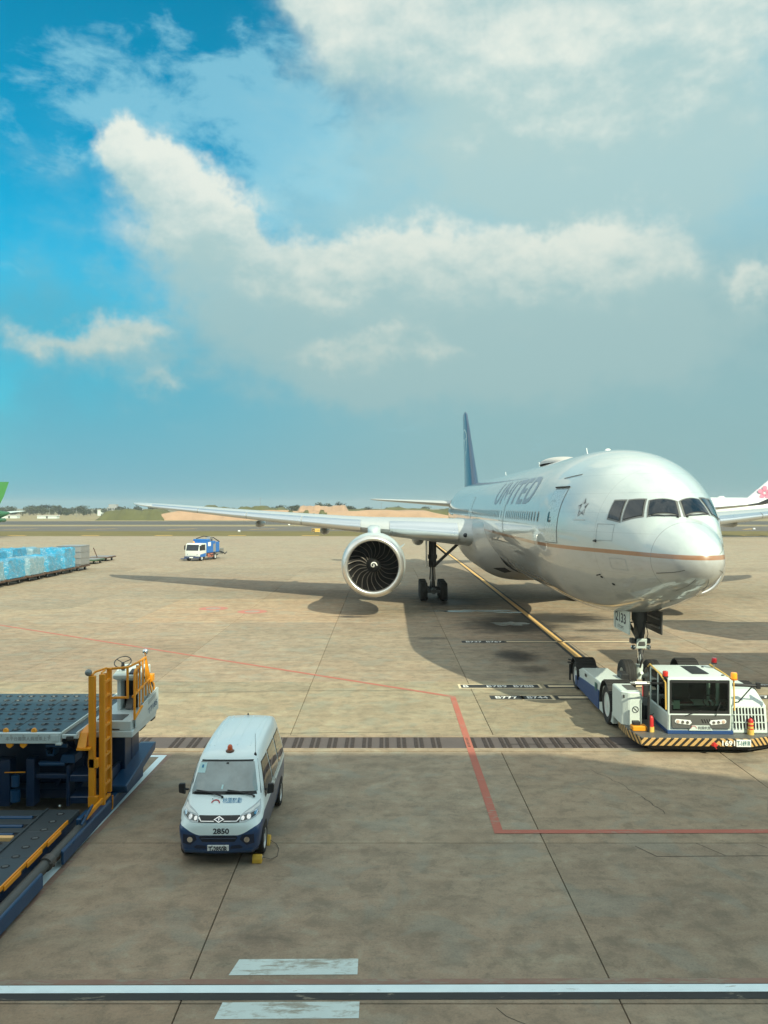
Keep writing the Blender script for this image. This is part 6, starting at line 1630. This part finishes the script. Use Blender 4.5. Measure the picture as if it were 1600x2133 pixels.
# ------------------------------------------------------------------ earth bank, trees and buildings beyond the runway
earth = mat('red_earth', (.37, .235, .15), .95, var=.30, scale=.12, bump=.8, bscale=1.2, dirt=.35)
scrub = mat('scrub_green', (.085, .085, .025), .95, var=.5, scale=.15, bump=.8, bscale=2)
def bank(name, x0, x1, y, h, depth, m, seed, fl=1.0, n=80, slope=3.0):
    r_ = random.Random(seed); rows_ = []
    ph = [r_.uniform(0, 6) for _ in range(5)]
    for i in range(n + 1):
        t = i / n; x = x0 + (x1 - x0) * t; env = min(1, t * 9, (1 - t) * 9) ** .6
        hh = h * env * (1 + fl * (.10 * math.sin(t * 17 + ph[0]) + .06 * math.sin(t * 41 + ph[1]) + .03 * math.sin(t * 97 + ph[2])))
        w = .5 * math.sin(t * 23 + ph[3])
        rows_.append([(x, y + w, -.12), (x, y + slope * .45 + w, hh * .5), (x, y + slope * .9 + w * .5, hh * .93), (x, y + slope + 3, hh), (x, y + depth * .7, hh * (.96 + .1 * math.sin(t * 9))), (x, y + depth, -.12)])
    return MB().rings([[Vector(p) for p in r] for r in rows_], False, False, 0, True).build(name, m, None, smooth=60, kind='structure')
bank('earth_bank', -119, 38, 402, 4.6, 40, earth, 3, .6, 110)
bank('scrub_mound', -141, -108, 398, 5.0, 34, scrub, 8, .8, 60, 8.0)
bank('scrub_mound', -112, -48, 425, 6.2, 40, scrub, 11, 1.2, 60, 8.0)
bank('earth_mound', -48, -18, 430, 7.0, 30, earth, 21, .4, 50, 8.0)
bank('scrub_mound', -36, 70, 455, 5.6, 40, scrub, 14, 1.0, 60, 6.0)
bank('scrub_mound', 100, 330, 470, 4.5, 40, scrub, 15, 1.0, 60, 6.0)
bank('scrub_patch', -50, -26, 401.2, 3.9, 5, scrub, 31, 2.0, 40, 3.0)
leafs = [mat('leaf_dark', (.030, .042, .022), .8, var=.4, scale=1.0), mat('leaf_mid', (.048, .060, .024), .8, var=.4, scale=1.0)]
bark = mat('bark', (.09, .07, .05), .9)
def tree_src(seed, h, w):
    r_ = random.Random(seed)
    t = thing('tree', 'x', 'tree', (0, -500, 0))
    MB().tube([(0, 0, 0), (r_.uniform(-.2, .2), 0, h * .35), (r_.uniform(-.4, .4), .1, h * .75)], [.22, .16, .06], 6).build('trunk', bark, t)
    mb = MB()
    cl_ = [(r_.uniform(-w, w) * .55, r_.uniform(-w, w) * .4, h * r_.uniform(.42, .9), w * r_.uniform(.28, .5)) for _ in range(11)]
    for cx_, cy_, cz_, cr in cl_:
        for _ in range(34):
            d = Vector((r_.gauss(0, 1), r_.gauss(0, 1), r_.gauss(0, .8))).normalized() * cr * r_.uniform(.55, 1.05)
            p = Vector((cx_, cy_, cz_)) + d; s_ = r_.uniform(.18, .42)
            a = Vector((r_.gauss(0, 1), r_.gauss(0, 1), r_.gauss(0, 1))).normalized(); b = a.orthogonal().normalized()
            mb.add([p + a * s_, p + b * s_, p - a * s_, p - b * s_], [(0, 1, 2, 3)], r_.randint(0, 1))
    mb.build('crown', leafs, t, fix=False)
    return t
SRC = [tree_src(40 + k, h, w) for k, (h, w) in enumerate(((6.0, 3.6), (7.5, 4.4), (5.0, 3.4), (8.2, 4.0)))]
tn = 0
def plant_row(x0, x1, y, n, zb, sc, lab, grp, seed):
    global tn
    r_ = random.Random(seed)
    for k in range(n):
        s = SRC[r_.randint(0, 3)]
        x = x0 + (x1 - x0) * (k + r_.uniform(.1, .9)) / n
        c = copy_tree(s, (x, y + r_.uniform(-12, 12), zb), r_.uniform(0, 6.28), lab)
        k_ = sc * r_.uniform(.75, 1.25); c.scale = (k_ * 1.25, k_ * 1.25, k_); c['group'] = grp
plant_row(-345, -170, 640, 62, -1.0, 1.0, 'dark green tree in the belt beyond the runway at the far left', 'tree belt at the far left', 1)
plant_row(-330, -150, 560, 14, -.5, .62, 'low bushy tree standing before the far left tree belt', 'low trees before the belt', 2)
plant_row(-60, -8, 470, 16, 2.2, .72, 'dark tree growing on top of the red earth bank', 'trees on top of the earth bank', 3)
plant_row(-100, -58, 462, 6, 2.2, .5, 'small shrub on the crest of the green mound', 'shrubs on the green mound', 5)
plant_row(-4, 60, 480, 14, 1.6, .6, 'dark low tree on the bank behind the tailplane', 'trees behind the tailplane', 4)
plant_row(120, 300, 520, 20, 0, .8, 'dark tree beyond the runway at the far right', 'trees at the far right', 6)
for s in SRC:
    for ch in list(s.children): bpy.data.objects.remove(ch)
    bpy.data.objects.remove(s)
# buildings
ctrl = thing('control_building', 'pale grey square building above the far left tree belt', 'building', (-232, 700, 0))
MB().box(-4.2, 4.2, -4, 4, 0, 6.2).build('wall', mat('far_grey', (.30, .31, .31), .7), ctrl)
MB().box(-3.2, 3.2, -3, 3, 6.2, 8.6).build('upper_floor', mat('far_grey', (.30, .31, .31), .7), ctrl)
wsr = None
for k in range(4):
    if wsr is None: wsr = MB().box(-.5, .5, -4.05, -4.0, 4, 5.2).build('window', glass, ctrl); ob = wsr
    else: ob = inst(wsr, ctrl)
    ob.location.x = -3 + 2 * k
for i, (x, y, w, h, lb) in enumerate(((-215, 470, 9, 1.6, 'long low white airfield hut left of the tree belt'), (-190, 462, 11, 1.5, 'white site cabin in the middle of the far left field'), (-236, 500, 7, 2.0, 'small white shed at the far left edge of the field'), (-150, 468, 7, 1.5, 'low orange roofed site cabin beside the green mound'), (-207, 600, 6, 4.2, 'white hut standing among the far left trees'))):
    hb = thing('hut', lb, 'hut', (x, y, -.1), 0, 'low huts beyond the runway')
    MB().box(-w / 2, w / 2, -2, 2, 0, h).build('wall', white2 if i != 3 else mat('hut_tan', (.55, .36, .2), .7), hb)
    MB().prism([(-w / 2 - .3, h), (w / 2 + .3, h), (w / 2 + .1, h + .35), (-w / 2 - .1, h + .35)], 'y', -2.3, 2.3).build('roof', mat('hut_roof', (.55, .53, .5), .6), hb)
    MB().box(-.5, .5, -2.05, -2.0, .1, min(h - .1, 1.3)).build('door', gearm, hb)
for i, (x, y, h) in enumerate(((-196, 520, 7.0), (-176, 520, 6.0), (-168, 540, 7.5), (-207, 505, 6.0), (-66, 436, 11.5), (-1.5, 470, 9.0))):
    pl_ = thing('mast', ['slim pole at the left of the far field', 'slim pole in front of the middle tree belt', 'slim pole beside the green mound', 'slim pole beside the white huts', 'thin mast rising from the green mound above the wing', 'thin mast behind the tailplane tip'][i], 'mast', (x, y, 0), 0, 'masts beyond the runway')
    MB().tube([(0, 0, -.1), (0, 0, h)], [.14, .06], 6).build('pole', steel, pl_); MB().box(-.5, .5, -.05, .05, h - .6, h - .45).build('crossarm', steel, pl_)
# taxiway sign and marker boxes
sg = thing('taxiway_sign', 'black and yellow taxiway sign on the grass strip left of the engine', 'sign', (-17.1, 206, -.02))
MB().box(-1.15, 1.15, -.12, .12, .30, 1.15).build('board', printy, sg, bevel=.02)
MB().box(-1.1, -.35, -.13, -.121, .36, 1.09).build('black_field', printb, sg)
frame_text('sign_lettering', 'S4', .42, (-.72, -.131, .5), (1, 0, 0), (0, 0, 1), printy, sg, width=.5)
frame_text('sign_lettering', '←S 4→', .36, (.40, -.121, .54), (1, 0, 0), (0, 0, 1), printb, sg, width=1.2)
for x in (-.8, .8): MB().box(x - .05, x + .05, -.05, .05, 0, .3).build('leg', steel, sg)
for i, (x, y, lb) in enumerate(((-38.0, 214, 'small white marker box on the grass strip under the wing'), (-33.5, 288, 'small white marker box beside the far taxiway behind the wing'), (107, 236, 'small white marker box beyond the airliner nose at the right'))):
    mk_ = thing('marker_box', lb, 'marker', (x, y, -.02), 0, 'white marker boxes by the taxiways')
    MB().box(-.3, .3, -.25, .25, .1, .5).build('housing', plate_white, mk_, bevel=.08); MB().box(-.4, .4, -.2, .2, 0, .1).build('foot', steel, mk_)


# ------------------------------------------------------------------ thin haze over the airfield
hm = bpy.data.materials.new('haze_air'); hm.use_nodes = True
hm.node_tree.nodes.clear(); hq = NT(hm.node_tree)
hv = hq.n('ShaderNodeVolumePrincipled'); ho = hq.n('ShaderNodeOutputMaterial')
hv.inputs['Color'].default_value = (.86, .93, .95, 1); hv.inputs['Density'].default_value = .00030; hv.inputs['Anisotropy'].default_value = .2
hm.node_tree.links.new(hv.outputs[0], ho.inputs['Volume'])
MB().box(-2010, 2010, -390, 2610, -1.3, 24).build('haze', hm, None, kind='stuff')
